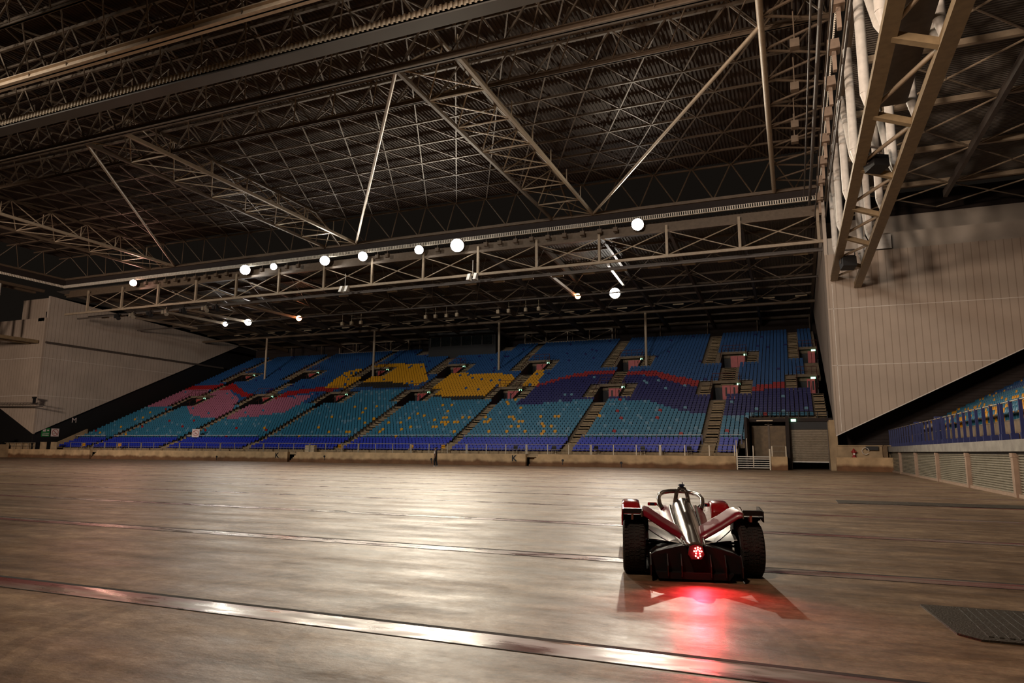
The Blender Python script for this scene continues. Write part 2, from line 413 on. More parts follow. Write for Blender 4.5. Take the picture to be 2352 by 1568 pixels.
# ------------------------------------------------------------------ entrances (vomitories) with red doors
def entrance(label, v, k0, n, pane, w=1.65, wr=None):
    wr = w if wr is None else wr
    y0, z0, y1 = rowy(k0)+.05, rowz(k0)-.2, rowy(k0+n)+.15; zt = rowz(k0+n)-.08
    r = empty('stand_entrance', (v, y0, z0), label, 'entrance', 'entrances of the far stand')
    p = Part(); 
    for xa, xb in ((v-w, v-w+.12), (v+wr-.12, v+wr)): p.prism([(y0, z0), (y0, z0+.45), (y1-.9, zt+.05), (y1, zt), (y1, z0)], 0, xa, xb)
    p.box(v-w, v+wr, y0, y1, z0-.1, z0)
    p.box(v-w, v+wr, y1, y1+.1, z0, zt+.3); p.put('recess', M_['black'], r)  # recess coloured black to stand for the dark of the open passage
    d0, d1 = v-w+1.15, v+wr-.25
    for a, c in ((d0, (d0+d1)/2-.02), ((d0+d1)/2+.02, d1)):
        p = Part(); p.box(a, c, y1-1.05, y1-.98, z0, zt-.3); d = p.put('door', M_['reddoor'], r)
        if pane:
            q = Part(); m = (a+c)/2; q.box(m-.1, m+.1, y1-1.08, y1-1.04, z0+.7, zt-.55); q.build('glazing_slot', M_['black'], d, None) if False else None
            q.v = [(x-v, yy-y0, zz-z0) for x, yy, zz in q.v]; q.build('glazing_slot', M_['black'], d)
    p = Part(); p.box(v-w-.1, v+wr+.1, y1-1.1, y1+.12, zt-.02, zt+.32); p.put('lintel', M_['step'], r)
    p = Part()
    for x in np.linspace(v-w, v+wr, 5): p.tube((x, y1-1.0, zt+.3), (x, y1-1.0, zt+1.25), .03, 6)
    p.tube((v-w, y1-1.0, zt+1.25), (v+wr, y1-1.0, zt+1.25), .035, 6); p.tube((v-w, y1-1.0, zt+.8), (v+wr, y1-1.0, zt+.8), .025, 6)
    for x in (v-w, v+wr):
        p.tube((x, y0, z0+1.2), (x, y1-1.0, zt+1.0), .03, 6)
        for f in (.15, .5, .85): p.tube((x, y0+(y1-1-y0)*f, z0+.2+(zt-z0)*f*.9), (x, y0+(y1-1-y0)*f, z0+1.2+(zt-z0-.2)*f), .025, 6)
    p.put('guard_rail', M_['rust'], r)
    return y1, zt
for i, v in enumerate(VX):
    for up in (0, 1):
        vv = v+.3*up; k0 = 33 if up else 17; n = i+1
        y1, zt = entrance('%s row entrance with red doors and guard rail, %s from the corner tower' % ('upper' if up else 'lower', nth(n)), vv, k0, 7, not up)
        b = MB(); b.box(vv+1.28, vv+1.66, y1-1.2, y1-1.12, zt-.3, zt-.08)
        tag(b.build('exit_sign', M_['exit'], loc=(vv+1.47, y1-1.16, zt-.2)), 'glowing green exit sign at the %s entrance %s from the corner tower' % ('upper' if up else 'lower', nth(n)), 'exit sign', 'exit signs of the far stand')
for up, k0, v in ((0, 19, 2.0), (1, 34, 2.5)):
    y1, zt = entrance('corner entrance with red doors against the pale tower, %s of the two' % ('upper' if up else 'lower'), v, k0, 7, not up, 1.4, .9)
    b = MB(); b.box(v+.2, v+.75, y1-1.2, y1-1.12, zt-.3, zt-.08)
    tag(b.build('exit_sign', M_['exit'], loc=(v+.5, y1-1.16, zt-.2)), 'glowing green exit sign over the %s corner entrance by the pale tower' % ('upper' if up else 'lower'), 'exit sign', 'exit signs of the far stand')

# ------------------------------------------------------------------ seats
ZONES = [('yellow', [(-70.7,25.6),(-66.3,25.4),(-66.9,27.7),(-60.4,28.6),(-53.2,25.6),(-52.9,29.3),(-58.0,40.3),(-66.7,41.7),(-72.2,36.8),(-71.6,29.3)], .04),
 ('black', [(-66.2,25.7),(-54.4,24.0),(-55.7,27.0),(-60.7,29.2),(-66.0,28.1)], 0),
 ('yellow', [(-51.2,24.1),(-49.6,21.0),(-46.8,18.9),(-39.8,18.8),(-39.7,24.2),(-36.2,22.6),(-33.4,23.5),(-34.4,34.9),(-36.1,30.3),(-38.2,29.5),(-40.8,31.0),(-44.7,31.2),(-49.7,33.3),(-51.0,30.2)], .05),
 ('black', [(-49.0,19.6),(-43.8,16.6),(-39.1,16.5),(-39.7,19.2),(-47.0,19.4)], 0),
 ('pink', [(-104.0,16.4),(-104.4,28.1),(-91.2,26.2),(-84.9,19.9),(-79.9,8.4),(-88.0,10.6),(-94.0,16.6)], .01),
 ('pink', [(-79.7,8.4),(-81.4,15.8),(-78.4,19.4),(-71.0,22.2),(-70.2,17.1),(-70.4,12.1),(-75.0,9.6)], .03),
 ('red', [(-106.6,27.1),(-102.8,30.4),(-94.0,31.3),(-86.1,24.1),(-79.7,22.7),(-74.4,25.7),(-68.9,26.8),(-67.5,24.2),(-72.7,22.9),(-77.7,19.6),(-84.7,21.2),(-91.2,26.5),(-100.7,27.8),(-105.3,24.9)], 0),
 ('red', [(-33.6,23.5),(-29.9,28.4),(-26.5,31.0),(-16.9,29.1),(-14.3,26.3),(-9.0,20.8),(-8.8,18.5),(-14.2,22.7),(-17.2,26.7),(-24.8,28.7),(-29.6,26.9),(-33.1,22.5)], .03),
 ('red', [(-4.8,19.5),(-.9,21.6),(2.6,24.1),(2.5,20.8),(.8,19.2),(-4.8,17.5)], 0),
 ('navy', [(-34.0,13.0),(-33.7,17.2),(-33.1,23.4),(-30.1,27.5),(-24.8,28.7),(-16.7,26.4),(-10.5,19.9),(-8.8,18.9),(-8.3,8.1),(-10.3,8.4),(-13.2,10.8),(-16.9,14.8),(-24.6,15.4),(-29.7,14.1)], .025),
 ('navy', [(-8.2,17.5),(-4.7,17.7),(-1.4,19.0),(.8,19.2),(2.9,20.3),(2.9,8.3),(-3.9,8.1),(-7.5,7.7)], .03)]
def inside(x, y, P):
    c = False; j = len(P)-1
    for i in range(len(P)):
        if (P[i][1] > y) != (P[j][1] > y) and x < (P[j][0]-P[i][0])*(y-P[i][1])/(P[j][1]-P[i][1])+P[i][0]: c = not c
        j = i
    return c
def seat_colour(x, k):
    r = random.random()
    for c, P, odd in ZONES:
        if inside(x, k+.0, P): return {'yellow': 'blue', 'navy': 'pale blue', 'red': 'blue', 'pink': 'teal'}.get(c, c) if r < odd else c
    if k < 17:
        if -68 < x < -21:
            if k in (2, 4, 6, 8) and -56 < x < -21 and r < .14: return 'yellow'
            if r < .026: return 'yellow'
        if x > -34 and r < .022: return 'red'
        if x < -68 and r < .016: return random.choice(['red', 'red', 'yellow'])
        if r > .93: return 'pale blue'
        return 'teal'
    if k < 24 and -66 < x < -38: return 'teal' if r < .9 else 'pale blue'
    return 'blue' if r < .985 else 'navy'
def seat_mesh(col, fine=True):
    b = MB()
    if fine:   # curved shell back, tip-up pan, bracket
        rows = []
        for z, w, y in ((.40, .17, .36), (.47, .205, .40), (.70, .21, .455), (.78, .19, .47), (.80, .13, .472)):
            rows.append([(w*t, y-.03*t*t, z) for t in (-1, -.6, 0, .6, 1)])
        b.grid(rows); b.grid([[(x, y+.025, z) for x, y, z in r] for r in rows], flip=True)
        rows = [[(.2*t, .38, .42+.012*abs(t)) for t in (-1, -.5, 0, .5, 1)], [(.21*t, .18, .415+.02*abs(t)) for t in (-1, -.5, 0, .5, 1)], [(.19*t, .0, .45+.012*abs(t)) for t in (-1, -.5, 0, .5, 1)], [(.18*t, -.02, .425) for t in (-1, -.5, 0, .5, 1)]]
        b.grid(rows); b.grid([[(x, y, z-.035) for x, y, z in r] for r in rows], flip=True)
        b.box(-.03, .03, .34, .5, 0, .45)
    return b.mesh('seat', SEATM[col])
def simple_seat(b, x, y, z, mi, ang=0):
    c, s_ = math.cos(ang), math.sin(ang)
    def T(pts): return [(x+px*c-py*s_, y+px*s_+py*c, z+pz) for px, py, pz in pts]
    back = [(-.17,.36,.36),(.17,.36,.36),(.2,.44,.72),(-.2,.44,.72),(-.17,.42,.36),(.17,.42,.36),(.2,.48,.72),(-.2,.48,.72),(-.13,.455,.81),(.13,.455,.81)]
    b.add(T(back), [(0,1,2,3),(5,4,7,6),(3,2,9,8),(1,5,6,2),(4,0,3,7),(8,9,6,7)], mi)
    pan = [(-.19,0,.43),(.19,0,.43),(.19,.38,.40),(-.19,.38,.40),(-.18,0,.36),(.18,0,.36),(.18,.38,.34),(-.18,.38,.34)]
    b.add(T(pan), [(0,1,2,3),(0,4,5,1),(1,5,6,2),(0,3,7,4)], mi)
seats = []   # (pos, colour, angle, stand, row, n)
PITCH = .465
def blocks():
    pass
for k in range(NR):
    n = int(106.6/PITCH)
    for i in range(n):
        x = 3.2-PITCH*i
        if cut(x, k) or cut(x+.2, k) or cut(x-.2, k): continue
        seats.append(((x, rowy(k)+.12, rowz(k)), seat_colour(x, k), 0., 'far', k, i))
for k in range(5):
    for i in range(int(104/PITCH)):
        x = -5.5-PITCH*i
        if x < -102.3+.9*(4-k)*0 or any(v-1.2 < x < v+.3 for v in VX): continue
        seats.append(((x, 70.7+.72*k+.15, 1.24+.265*k), 'royal blue', 0., 'front', k, i))
# side stand seats: rows climb away from the shutters, seats face the arena (-X)
SSX, SSZ = 9.3, 3.1; SRISE = .345
for k in range(26):
    for i in range(int(47/.47)):
        y = 66.5-.47*i
        r = random.random()
        if k < 4: c = 'yellow' if (r < .3 or (k == 0 and r < .45)) else 'teal'
        elif k < 7: c = 'yellow' if r < .12 else 'teal'
        else: c = 'blue' if r < .84 else random.choice(['orange', 'yellow', 'pale blue'])
        if k < 2 and 57 < y < 63: c = 'white' if r < .8 else 'yellow'
        seats.append(((SSX+RUN*k, y, SSZ+SRISE*k), c, -PI/2, 'side', k, i))
def seen(p):
    d = depth(p)
    if d < 1: return False
    u, v = project((p[0], p[1], p[2]+.6)); return -5 < u < 2357 and 0 < v < 1568
order = sorted((i for i, s_ in enumerate(seats) if seen(s_[0])), key=lambda i: depth(seats[i][0]))
single = set(order[:300])
SM = {}
names = {}; counts = {}
for i in order[:300]:
    p, c, a, st, k, n = seats[i]
    if c not in SM: SM[c] = seat_mesh(c)
    o = bpy.data.objects.new('stadium_seat', SM[c]); COL.objects.link(o); o.location = p; o.rotation_euler = (0, 0, a)
    counts[(st, k)] = counts.get((st, k), 0)+1; m = counts[(st, k)]
    if st == 'side': lab = '%s seat in row %s behind the navy fence, %s from its near end' % (c, ['one','two','three','four','five','six','seven','eight','nine','ten','eleven','twelve','thirteen','fourteen','fifteen','sixteen','seventeen','eighteen'][min(k, 17)], nth(m))
    elif st == 'front': lab = '%s seat in row %s above the walkway, %s from the steel gate' % (c, ['one','two','three','four','five'][k], nth(m))
    else: lab = '%s seat in terrace row %d behind the front rows, %s from the tower' % (c, k+1, nth(m))
    tag(o, lab, 'seat', {'side': 'seats of the side stand', 'front': 'royal blue front seats of the far stand', 'far': 'terrace seats of the far stand'}[st])
b = MB(); keys = list(SEATM)
for i, (p, c, a, st, k, n) in enumerate(seats):
    if i in single: continue
    if st == 'side' and p[1] < 22: continue
    simple_seat(b, *p, keys.index(c), a)
tag(b.build('stadium_seating', [SEATM[k] for k in keys], fix=False), 'rows of blue, yellow, pink, red and navy seats filling the stands beyond', 'seats', kind='stuff')

# ------------------------------------------------------------------ barriers of the far stand
def barrier(name, label, x0, x1, y, z0, h, mp, mr, step, mesh=None, group=None, mids=1, pw=.05):
    r = empty(name, ((x0+x1)/2, y, z0), label, 'railing', group)
    n = max(1, round((x1-x0)/step))
    for i in range(n+1):
        x = x0+(x1-x0)*i/n
        p = Part(); p.box(x-pw, x+pw, y-pw/2, y+pw/2, z0, z0+h); p.put('post', mp, r)
    p = Part(); p.tube((x0, y, z0+h), (x1, y, z0+h), .035, 6); p.put('top_rail', mr, r)
    for j in range(mids):
        p = Part(); zz = z0+h*(j+1)/(mids+1); p.tube((x0, y, zz), (x1, y, zz), .025, 6); p.put('middle_rail', mp, r)
    return r
RX = [-5.3]+[-12.3-7*i for i in range(13)]
for i in range(len(RX)-1):
    barrier('walkway_railing', 'grey steel railing on the front wall, %s section from the steel gate' % nth(i+1), RX[i+1]+.12, RX[i], YW+.1, 1.22, 1.02, M_['galv'], M_['galv'], 2.3, group='railings on the front wall', pw=.045)
barrier('walkway_railing', 'low railing on the concrete block between gate and roller door', -2.0, -.8, YW+.15, 1.22, .95, M_['galv'], M_['galv'], 1.2, pw=.05)
barrier('walkway_railing', 'grey railing on the wall below the far corner tower', -111.5, -103.8, YW+.1, 1.22, .95, M_['galv'], M_['galv'], 1.6, pw=.05)
ends = [-4.6]+[v for v in VX]
for i in range(7):
    xa = -103 if i == 6 else VX[i+1]+.4
    xb = VX[i]-1.3
    if i == 0: barrier('terrace_rail', 'short white topped rail above the front seats beside the roller door', VX[0]+.5, -5.0, LBY-.1, 2.4, .95, M_['fence'], M_['white'], 1.2, mids=0, pw=.06)
    barrier('terrace_rail', 'white topped rail with navy posts above the front seats, %s from the gate' % nth(i+1), xa, xb, LBY-.1, 2.4, .95, M_['fence'], M_['white'], 1.15, group='rails between front seats and terrace', mids=0, pw=.06)
barrier('balcony_rail', 'black rail at the edge of the seats over the roller door', -4.2, 3.3, rowy(8)-.15, rowz(8)-.3, 1.1, M_['black'], M_['black'], 1.0, mids=2, pw=.04)

# ------------------------------------------------------------------ gate, doors under the balcony
r = empty('steel_gate', (-3.6, YW+.1, 0), 'pale tubular steel gate of six bars in the front wall', 'gate')
p = Part()
for x in (-5.1, -2.2): p.box(x-.06, x+.06, YW, YW+.12, 0, 1.9)
p.put('gate_post', M_['galv'], r)
p = Part(); p.box(-3.68, -3.6, YW-.02, YW+.04, .25, 2.2); p.put('latch_post', M_['galv'], r)
for i in range(6):
    p = Part(); p.tube((-5.05, YW+.04, .18+.2*i), (-2.25, YW+.04, .18+.2*i), .045, 8); p.put('bar', M_['white'], r)
r = empty('steel_gate', (-5.6, YW+.8, 1.22), 'tall thin steel gate frame standing beside the bar gate', 'gate')
p = Part(); p.tube((-5.15, YW+.5, 1.2), (-5.15, YW+.5, 2.7), .05); p.tube((-4.2, YW+.5, 1.2), (-4.2, YW+.5, 2.9), .04); p.put('frame', M_['galv'], r)
b = MB(); b.box(-4.3, XR, 75.3, 75.5, 0, 5.0); b.box(-4.4, -4.15, 69.5, 75.4, 0, 4.9); b.box(-.75, -.45, 71, 75.4, 0, 5.0)
b.box(-4.3, XR, 72.5, 80.3, 4.55, 4.9)
struct(b.build('wall_passage', M_['void']), 'dark wall under the balcony')
b = MB(); b.box(-4.3, -.75, 70.0, 75.3, .9, 1.2); struct(b.build('floor_landing', M_['step']))
r = empty('double_door', (-2.3, 73.6, 1.2), 'brown double door on the landing behind the steel gate', 'door')
for a, c in ((-3.95, -2.4), (-2.3, -.8)):
    p = Part(); p.box(a, c, 73.5, 73.62, 1.2, 4.2); p.put('leaf', M_['wood'], r)
p = Part(); p.box(-2.44, -2.26, 73.4, 73.5, 1.2, 4.6); p.box(-2.7, -2.0, 73.4, 73.5, 4.3, 4.36); p.put('centre_post', M_['steel'], r)
r = empty('roller_door', (1.3, 72.5, 0), 'ribbed metal roller door half lifted beside the pale tower', 'roller door')
p = Part()
for i in range(30):
    z = .75+.1*i; p.prism([(72.5, z), (72.44, z+.03), (72.44, z+.07), (72.5, z+.1)], 0, -.3, 2.9)
p.box(-.3, 2.9, 72.5, 72.55, .75, 3.8); p.put('curtain', M_['shutter_dk'], r)
p = Part(); p.box(-.35, 2.95, 72.4, 72.55, .68, .77); p.put('bottom_bar', M_['white'], r)
p = Part(); p.box(-.45, -.3, 72.3, 72.6, 0, 4.4); p.box(2.9, 3.05, 72.3, 72.6, 0, 4.4); p.put('guide_rail', M_['steel_dk'], r)
p = Part(); p.box(-.45, 3.05, 72.35, 73.1, 3.8, 4.5); p.put('drum_box', M_['black'], r)
b = MB(); b.box(3.0, XR+.2, 70.2, 72.4, 0, 4.6); b.prism([(70.0, 0), (72.4, 0), (72.4, 4.5), (71.2, 4.5)], 0, 2.95, 3.4)
struct(b.build('trim_20', M_['concrete']))
b = MB(); b.box(-.25, .2, 72.2, 72.3, 4.55, 4.8)
tag(b.build('exit_sign', M_['exit'], loc=(0, 72.25, 4.7)), 'glowing green exit sign above the roller door under the balcony', 'exit sign')
b = MB(); b.box(-3.4, -1.9, 72.3, 72.4, 4.62, 4.72)
tag(b.build('strip_light', M_['cream'], loc=(-2.6, 72.35, 4.66)), 'dim strip light above the brown double door', 'lamp')

# ------------------------------------------------------------------ signs, lettering
def text_obj(name, body, size, loc, rot, m, parent=None, extrude=.01, bold=0.):
    cu = bpy.data.curves.new(name, 'FONT'); cu.body = body; cu.size = size; cu.extrude = extrude; cu.align_x = 'CENTER'; cu.align_y = 'CENTER'; cu.offset = bold
    o = bpy.data.objects.new(name, cu); COL.objects.link(o)
    dg = bpy.context.evaluated_depsgraph_get(); me = bpy.data.meshes.new_from_object(o.evaluated_get(dg))
    bpy.data.objects.remove(o); me.materials.clear(); me.materials.append(m)
    o = bpy.data.objects.new(name, me); COL.objects.link(o); o.location = loc; o.rotation_euler = rot
    if parent: o.parent = parent
    return o
def ring(b, c, nrm, r0, r1, n=28):
    c = Vector(c); d = Vector(nrm).normalized(); up = Vector((0,0,1)); a = up.cross(d).normalized(); u = d.cross(a)
    vs = []
    for rr in (r0, r1): vs += [tuple(c+a*math.cos(2*PI*i/n)*rr+u*math.sin(2*PI*i/n)*rr) for i in range(n)]
    b.add(vs, [(i, (i+1) % n, n+(i+1) % n, n+i) for i in range(n)])
def nosmoke(label, loc, nrm, w, h, square=True):
    r = empty('no_smoking_sign', loc, label, 'sign')
    n = Vector(nrm).normalized(); a = Vector((0,0,1)).cross(n).normalized()
    p = MB(); p.beam(tuple(-a*w/2), tuple(a*w/2), .05, h); p.build('board', M_['sign'], r)
    p = MB(); q = n*.04; R = min(w, h)*.42
    ring(p, q, n, R*.86, R); u = Vector((0,0,1)); p.beam(tuple(q-a*R*.62+u*R*.62), tuple(q+a*R*.62-u*R*.62), .01, R*.14); p.build('red_ring', M_['signred'], r)
    p = MB(); q = n*.035; p.beam(tuple(q-a*R*.5-u*R*.3), tuple(q+a*R*.35-u*R*.1), .01, R*.12); p.build('cigarette', M_['black'], r)
nosmoke('white no smoking sign on the rail before the front seats', (-78.2, 73.9, 3.65), (.72, -.7, 0), .95, 1.15)
b = MB(); b.tube((-78.2, 74.0, 2.4), (-78.2, 74.0, 3.2), .04); tag(b.build('sign_post', M_['fence'], loc=(-78.2, 74, 2.4)), 'short navy post holding up the no smoking sign', 'post')
nosmoke('square no smoking sign on the dark wall below the tower', (-104.7, 72.0, 3.75), (1, -.0, 0), 1.2, 1.2)
r = empty('safety_sign', (-104.7, 70.55, 3.75), 'green safety sign with pale lines on the dark wall below the tower', 'sign')
p = MB(); p.box(-.03, .03, -.62, .62, -.65, .65); p.build('board', M_['green'], r)
p = MB(); p.box(.03, .04, -.45, .0, .1, .5); p.box(.03, .045, .2, .45, .2, .4); p.box(.03, .04, -.5, .5, -.2, -.12); p.box(.03, .04, -.5, .5, -.5, -.36); p.build('pictogram', M_['sign'], r)
o = text_obj('block_letter', 'M', 1.1, (-104.72, 74.85, 5.7), (PI/2, 0, PI/2), M_['sign'])
tag(o, 'pale capital letter M on the dark wall beside the stand', 'letter')
for x, lab in ((-59.0, 'far'), (-27.6, 'near')):
    o = text_obj('block_letter', 'K', .85, (x, YW-.012, .75), (PI/2, 0, 0), M_['black'], bold=.03)
    tag(o, 'bold black letter K on the concrete wall, %s one of the two' % ('farther' if lab == 'far' else 'nearer'), 'letter')
for x, z, lab in ((-51.9, .72, 'beside the farther letter'), (-22.2, .62, 'beside the nearer wall steps'), (-68.6, .5, 'far along the wall'), (-16.1, .45, 'below the black chairs'), (-37.5, .55, 'close to the walking person')):
    b = MB(); b.tube((x, YW-.05, z), (x, YW+.02, z), .13, 12); b.box(x-.03, x+.03, YW-.03, YW, z-.45, z)
    tag(b.build('wall_outlet', M_['black'], loc=(x, YW-.02, z)), 'round black cable outlet on the front wall, %s' % lab, 'outlet')

# loose chairs on the walkway
def chair(label, x, col, rz, group=None):
    r = empty('stacking_chair', (x, 69.75, 1.22), label, 'chair', group, rz)
    p = MB(); p.grid([[(.22*t, .2+.0*t, .42+.01*t*t) for t in (-1,0,1)], [(.22*t, -.2, .44) for t in (-1,0,1)], [(.22*t, -.22, .40) for t in (-1,0,1)]], smooth=False); p.grid([[(.22*t, .2, .39) for t in (-1,0,1)], [(.22*t, -.2, .40) for t in (-1,0,1)]], smooth=False); p.build('seat', SEATM[col], r)
    p = MB(); p.box(-.23, .23, .19, .23, .52, .92); p.build('backrest', SEATM[col], r)
    for sx in (-1, 1):
        for sy in (-1, 1):
            p = MB(); p.tube((.2*sx, .18*sy, .42), (.23*sx, .22*sy, 0), .014, 6); p.build('leg', M_['galv'], r)
for i, (x, c, rz) in enumerate([(-95.2, 'yellow', .3), (-87.9, 'yellow', 0.5), (-50.6, 'yellow', .9), (-40.9, 'yellow', .1), (-36.6, 'yellow', 3.1)]):
    chair('yellow chair behind the walkway railing, %s from the far corner tower' % nth(i+1), x, c, rz, 'chairs on the walkway')
for i, (x, rz) in enumerate([(-9.6, 0.2), (-12.3, 1.2), (-14.2, .1), (-18.9, 3.0), (-23.6, 0.1), (-28.0, .1)]):
    chair('black chair behind the walkway railing, %s from the steel gate' % nth(i+1), x, 'black', rz, 'chairs on the walkway')
for i, x in enumerate((-54.6, -55.4)):
    b = MB(); b.box(x-.3, x+.3, 69.6, 70.1, 1.22, 2.05); b.box(x-.27, x+.27, 69.57, 69.6, 1.3, 1.62); b.box(x-.27, x+.27, 69.57, 69.6, 1.68, 1.98)
    tag(b.build('storage_box', M_['cream'], loc=(x, 69.8, 1.22)), 'pale cardboard box on the walkway, %s of the pair' % ('one nearer the chairs' if i == 0 else 'one farther along'), 'box')

# ------------------------------------------------------------------ corner towers, back walls
def rake(y, z0=3.4, s=.474): return z0+s*(y-YW)
b = MB(); b.prism([(XR, 3.12), (XR, 19.8), (32, 19.8), (32, 17.2)], 1, YW, YW+.3, 0)
b.prism([(YW+.3, 3.3), (YW+.3, 25.2), (113.4, 25.2), (113.4, rake(113.4))], 0, XR, XR+.3, 1)
struct(b.build('wall_tower_right', [M_['wallx'], M_['wally']]), 'pale clad corner tower with slanting lower edge')
b = MB()
for z in (9.42, 14.65): b.box(XR+.05, 32 if z > 14 else 16.2, YW-.012, YW, z-.025, z+.025)
b.box(XR+.45, XR+.5, YW-.012, YW, 3.5, 17); b.prism([(XR, 3.06), (XR, 3.14), (32, 17.24), (32, 17.14)], 1, YW-.02, YW+.1)
struct(b.build('trim_21', M_['seam']))
b = MB(); b.box(XR, 32, YW+.5, YW+.8, 19.8, 21.5); struct(b.build('wall_tower_band', M_['band']))
b = MB(); b.box(6.45, 9.0, YW-.06, YW+.0, 19.9, 21.2)
tag(b.build('wall_panel', M_['white'], loc=(7.7, YW, 19.9)), 'pale blank rectangular panel high on the tower under the roof truss', 'panel')
b = MB(); b.box(XR, 36, 73.0, 73.2, 0, 26.5); b.box(XR, 40, YW+.8, 73, 21.4, 21.5)
b.box(XR, 36, 72.8, 73, 22.2, 24.2, 1)
struct(b.build('wall_side_end', [M_['void'], M_['band']]), 'dark wall behind the corner tower')
b = MB()
for i in range(60): b.box(XR, 36, 72.93, 73.0, .3*i+2, .3*i+2.1)
struct(b.build('trim_22', M_['void']))
# left tower, mirrored
b = MB(); b.prism([(XL, 3.45), (XL, 21.0), (-140, 21.0), (-140, 20.4)], 1, YW, YW+.3, 0)
b.prism([(YW+.3, 3.6), (YW+.3, 24.4), (84, 23.6), (113.4, 22.0), (113.4, rake(113.4))], 0, XL-.3, XL, 1)
b.box(-112, XL-.3, YW+1.2, YW+1.4, 21, 24.4)
struct(b.build('wall_tower_left', [M_['wallx'], M_['wally']]), 'pale clad far corner tower with a pointed lower corner')
b = MB()
for z in (9.2, 14.9): b.prism([(YW+.02, z-.03), (YW+.02, z+.03), (YW+(z-3.5)/.474, z+.03), (YW+(z-3.5)/.474, z-.03)], 0, XL, XL+.012); b.box(-125, XL, YW-.012, YW, z-.03, z+.03)
struct(b.build('trim_23', M_['seam']))
b = MB(); b.box(-105.1, -104.8, YW+.35, 113.4, 0, 22); b.box(-140, -106.2, 72, 72.2, 0, 22); b.box(-106.2, XL-.3, YW, 113, 20.5, 21)
struct(b.build('wall_left', M_['black']), 'black wall below the far corner tower')
b = MB(); b.prism([(70.9, 1.9), (70.9, 1.3), (76.3, 1.3), (76.3, 4.4)], 0, -103.75, -103.35); struct(b.build('wall_parapet', M_['concrete']), 'sloping concrete parapet at the far end of the stand')
b = MB()   # corridor boards below it
for x in (-111.4, -109.1, -106.8): b.box(x, x+2.2, YW+.5, YW+.6, 1.22, 2.2)
for x in (-103.3, -101.0): b.box(x, x+1.3, YW+.5, YW+.6, 1.22, 2.3)
struct(b.build('wall_boards', M_['concrete']))
b = MB(); b.tube((XL+.3, YW+.2, 17.2), (XL+.3, 104, 17.2), .18); tag(b.build('wall_pipe', M_['steel_dk'], loc=(XL+.3, YW, 17.2)), 'dark pipe along the upper side of the far corner tower', 'pipe')
b = MB(); b.tube((-112, YW-1, 7.6), (-101.5, YW-1, 7.4), .09); b.tube((-112, YW-1, 8.1), (-101.5, YW-1, 7.9), .06)
for i in range(14): b.tube((-112+.75*i, YW-1, 7.6), (-111.6+.75*i, YW-1, 8.05), .03)
b.tube((-104, YW-1, 7.9), (-104, YW-.02, 7.9), .05)
tag(b.build('lighting_bar', M_['steel_dk'], loc=(-106, YW-1, 7.6)), 'thin dark lattice bar in front of the far corner tower', 'lighting bar')
b = MB(); b.box(-103.5, -103.2, YW-1.2, YW-.9, 7.9, 8.6); b.box(-103.7, -103.0, YW-1.2, YW-.95, 8.6, 8.85)
tag(b.build('stage_lamp', M_['black'], loc=(-103.4, YW-1, 8.1)), 'small black stage lamp standing on the lattice bar', 'lamp')
b = MB(); b.box(-118, -101, YW-.02, YW, 10.3, 10.42); 
b = MB(); b.box(-140, 36, 113.4, 113.7, 0, 27); struct(b.build('wall_back', M_['void']), 'dark wall behind the last seat row')

# control cabin at the top of the stand
r = empty('control_cabin', (-53, 107, 17.3), 'black control cabin at the top of the far stand', 'cabin')
p = Part(); p.box(-59.5, -46.5, 106.6, 112, 16.9, 22.0); p.put('shell', M_['black'], r)
p = Part(); p.box(-59, -47, 106.5, 106.6, 19.6, 21.2); p.put('window_band', mat('dark_glass', (.012, .016, .016), .15), r)
p = Part()
for i in range(7): p.box(-59+2*i-.04, -59+2*i+.04, 106.42, 106.5, 19.5, 21.3)
p.box(-59, -47, 106.42, 106.5, 21.2, 21.3); p.put('window_frame', M_['steel_dk'], r)

# ------------------------------------------------------------------ roof of the far stand
def corrug(b, u0, u1, pitch, f, depth_=.07, mi=0):
    """trapezoid sheet: profile along u, swept between f(u,h,0) and f(u,h,1)"""
    u = u0; rows = []
    prof = ((0, 0), (.4, 0), (.5, 1), (.9, 1))
    while u < u1:
        for t, h in prof: rows.append([f(u+t*pitch, h*depth_, 0), f(u+t*pitch, h*depth_, 1)])
        u += pitch
    b.grid(rows, mi, smooth=False)
def sz(y): return 25.2-.068*(y-70)      # underside of the far stand's roof
r = empty('ceiling_stand', (-50, 90, 24), 'dark corrugated roof over the far stand', 'ceiling', kind='structure')
p = Part(); corrug(p, -104.5, XR, .34, lambda u, h, t: (u, 69.6 if t == 0 else 113.5, sz(69.6 if t == 0 else 113.5)+h)); p.put('roof_sheet', M_['deck_grey'], r)
p = Part()
for i in range(11):
    y = 71+4.1*i; p.box(-104.4, XR, y-.09, y+.09, sz(y)-.28, sz(y)-.02)
p.put('purlin', M_['steel'], r)
for i in range(15):
    x = 3.2-7.1*i
    p = Part(); p.beam((x, 69.6, sz(69.6)-.75), (x, 113, sz(113)-.75), .3, .7); p.put('rafter', M_['steel_dk'] if i % 2 else M_['steel'], r)
p = Part()
for i in range(14):
    x = 3.2-7.1*i
    for ya, yb in ((71, 84), (84, 98)):
        p.tube((x, ya, sz(ya)-1.1), (x-7.1, yb, sz(yb)-1.1), .05, 5); p.tube((x-7.1, ya, sz(ya)-1.1), (x, yb, sz(yb)-1.1), .05, 5)
    for yy in (84, 98.3):
        p.tube((x-3.55, yy, 21.7 if yy > 90 else 21.5), (x, yy, sz(yy)-.5), .07, 5); p.tube((x-3.55, yy, 21.7 if yy > 90 else 21.5), (x-7.1, yy, sz(yy)-.5), .07, 5)
        p.tube((x-3.55, yy, 21.6), (x-3.55-1.5, yy+5, sz(yy+5)-.4), .05, 5)
p.put('bracing', M_['steel'], r)
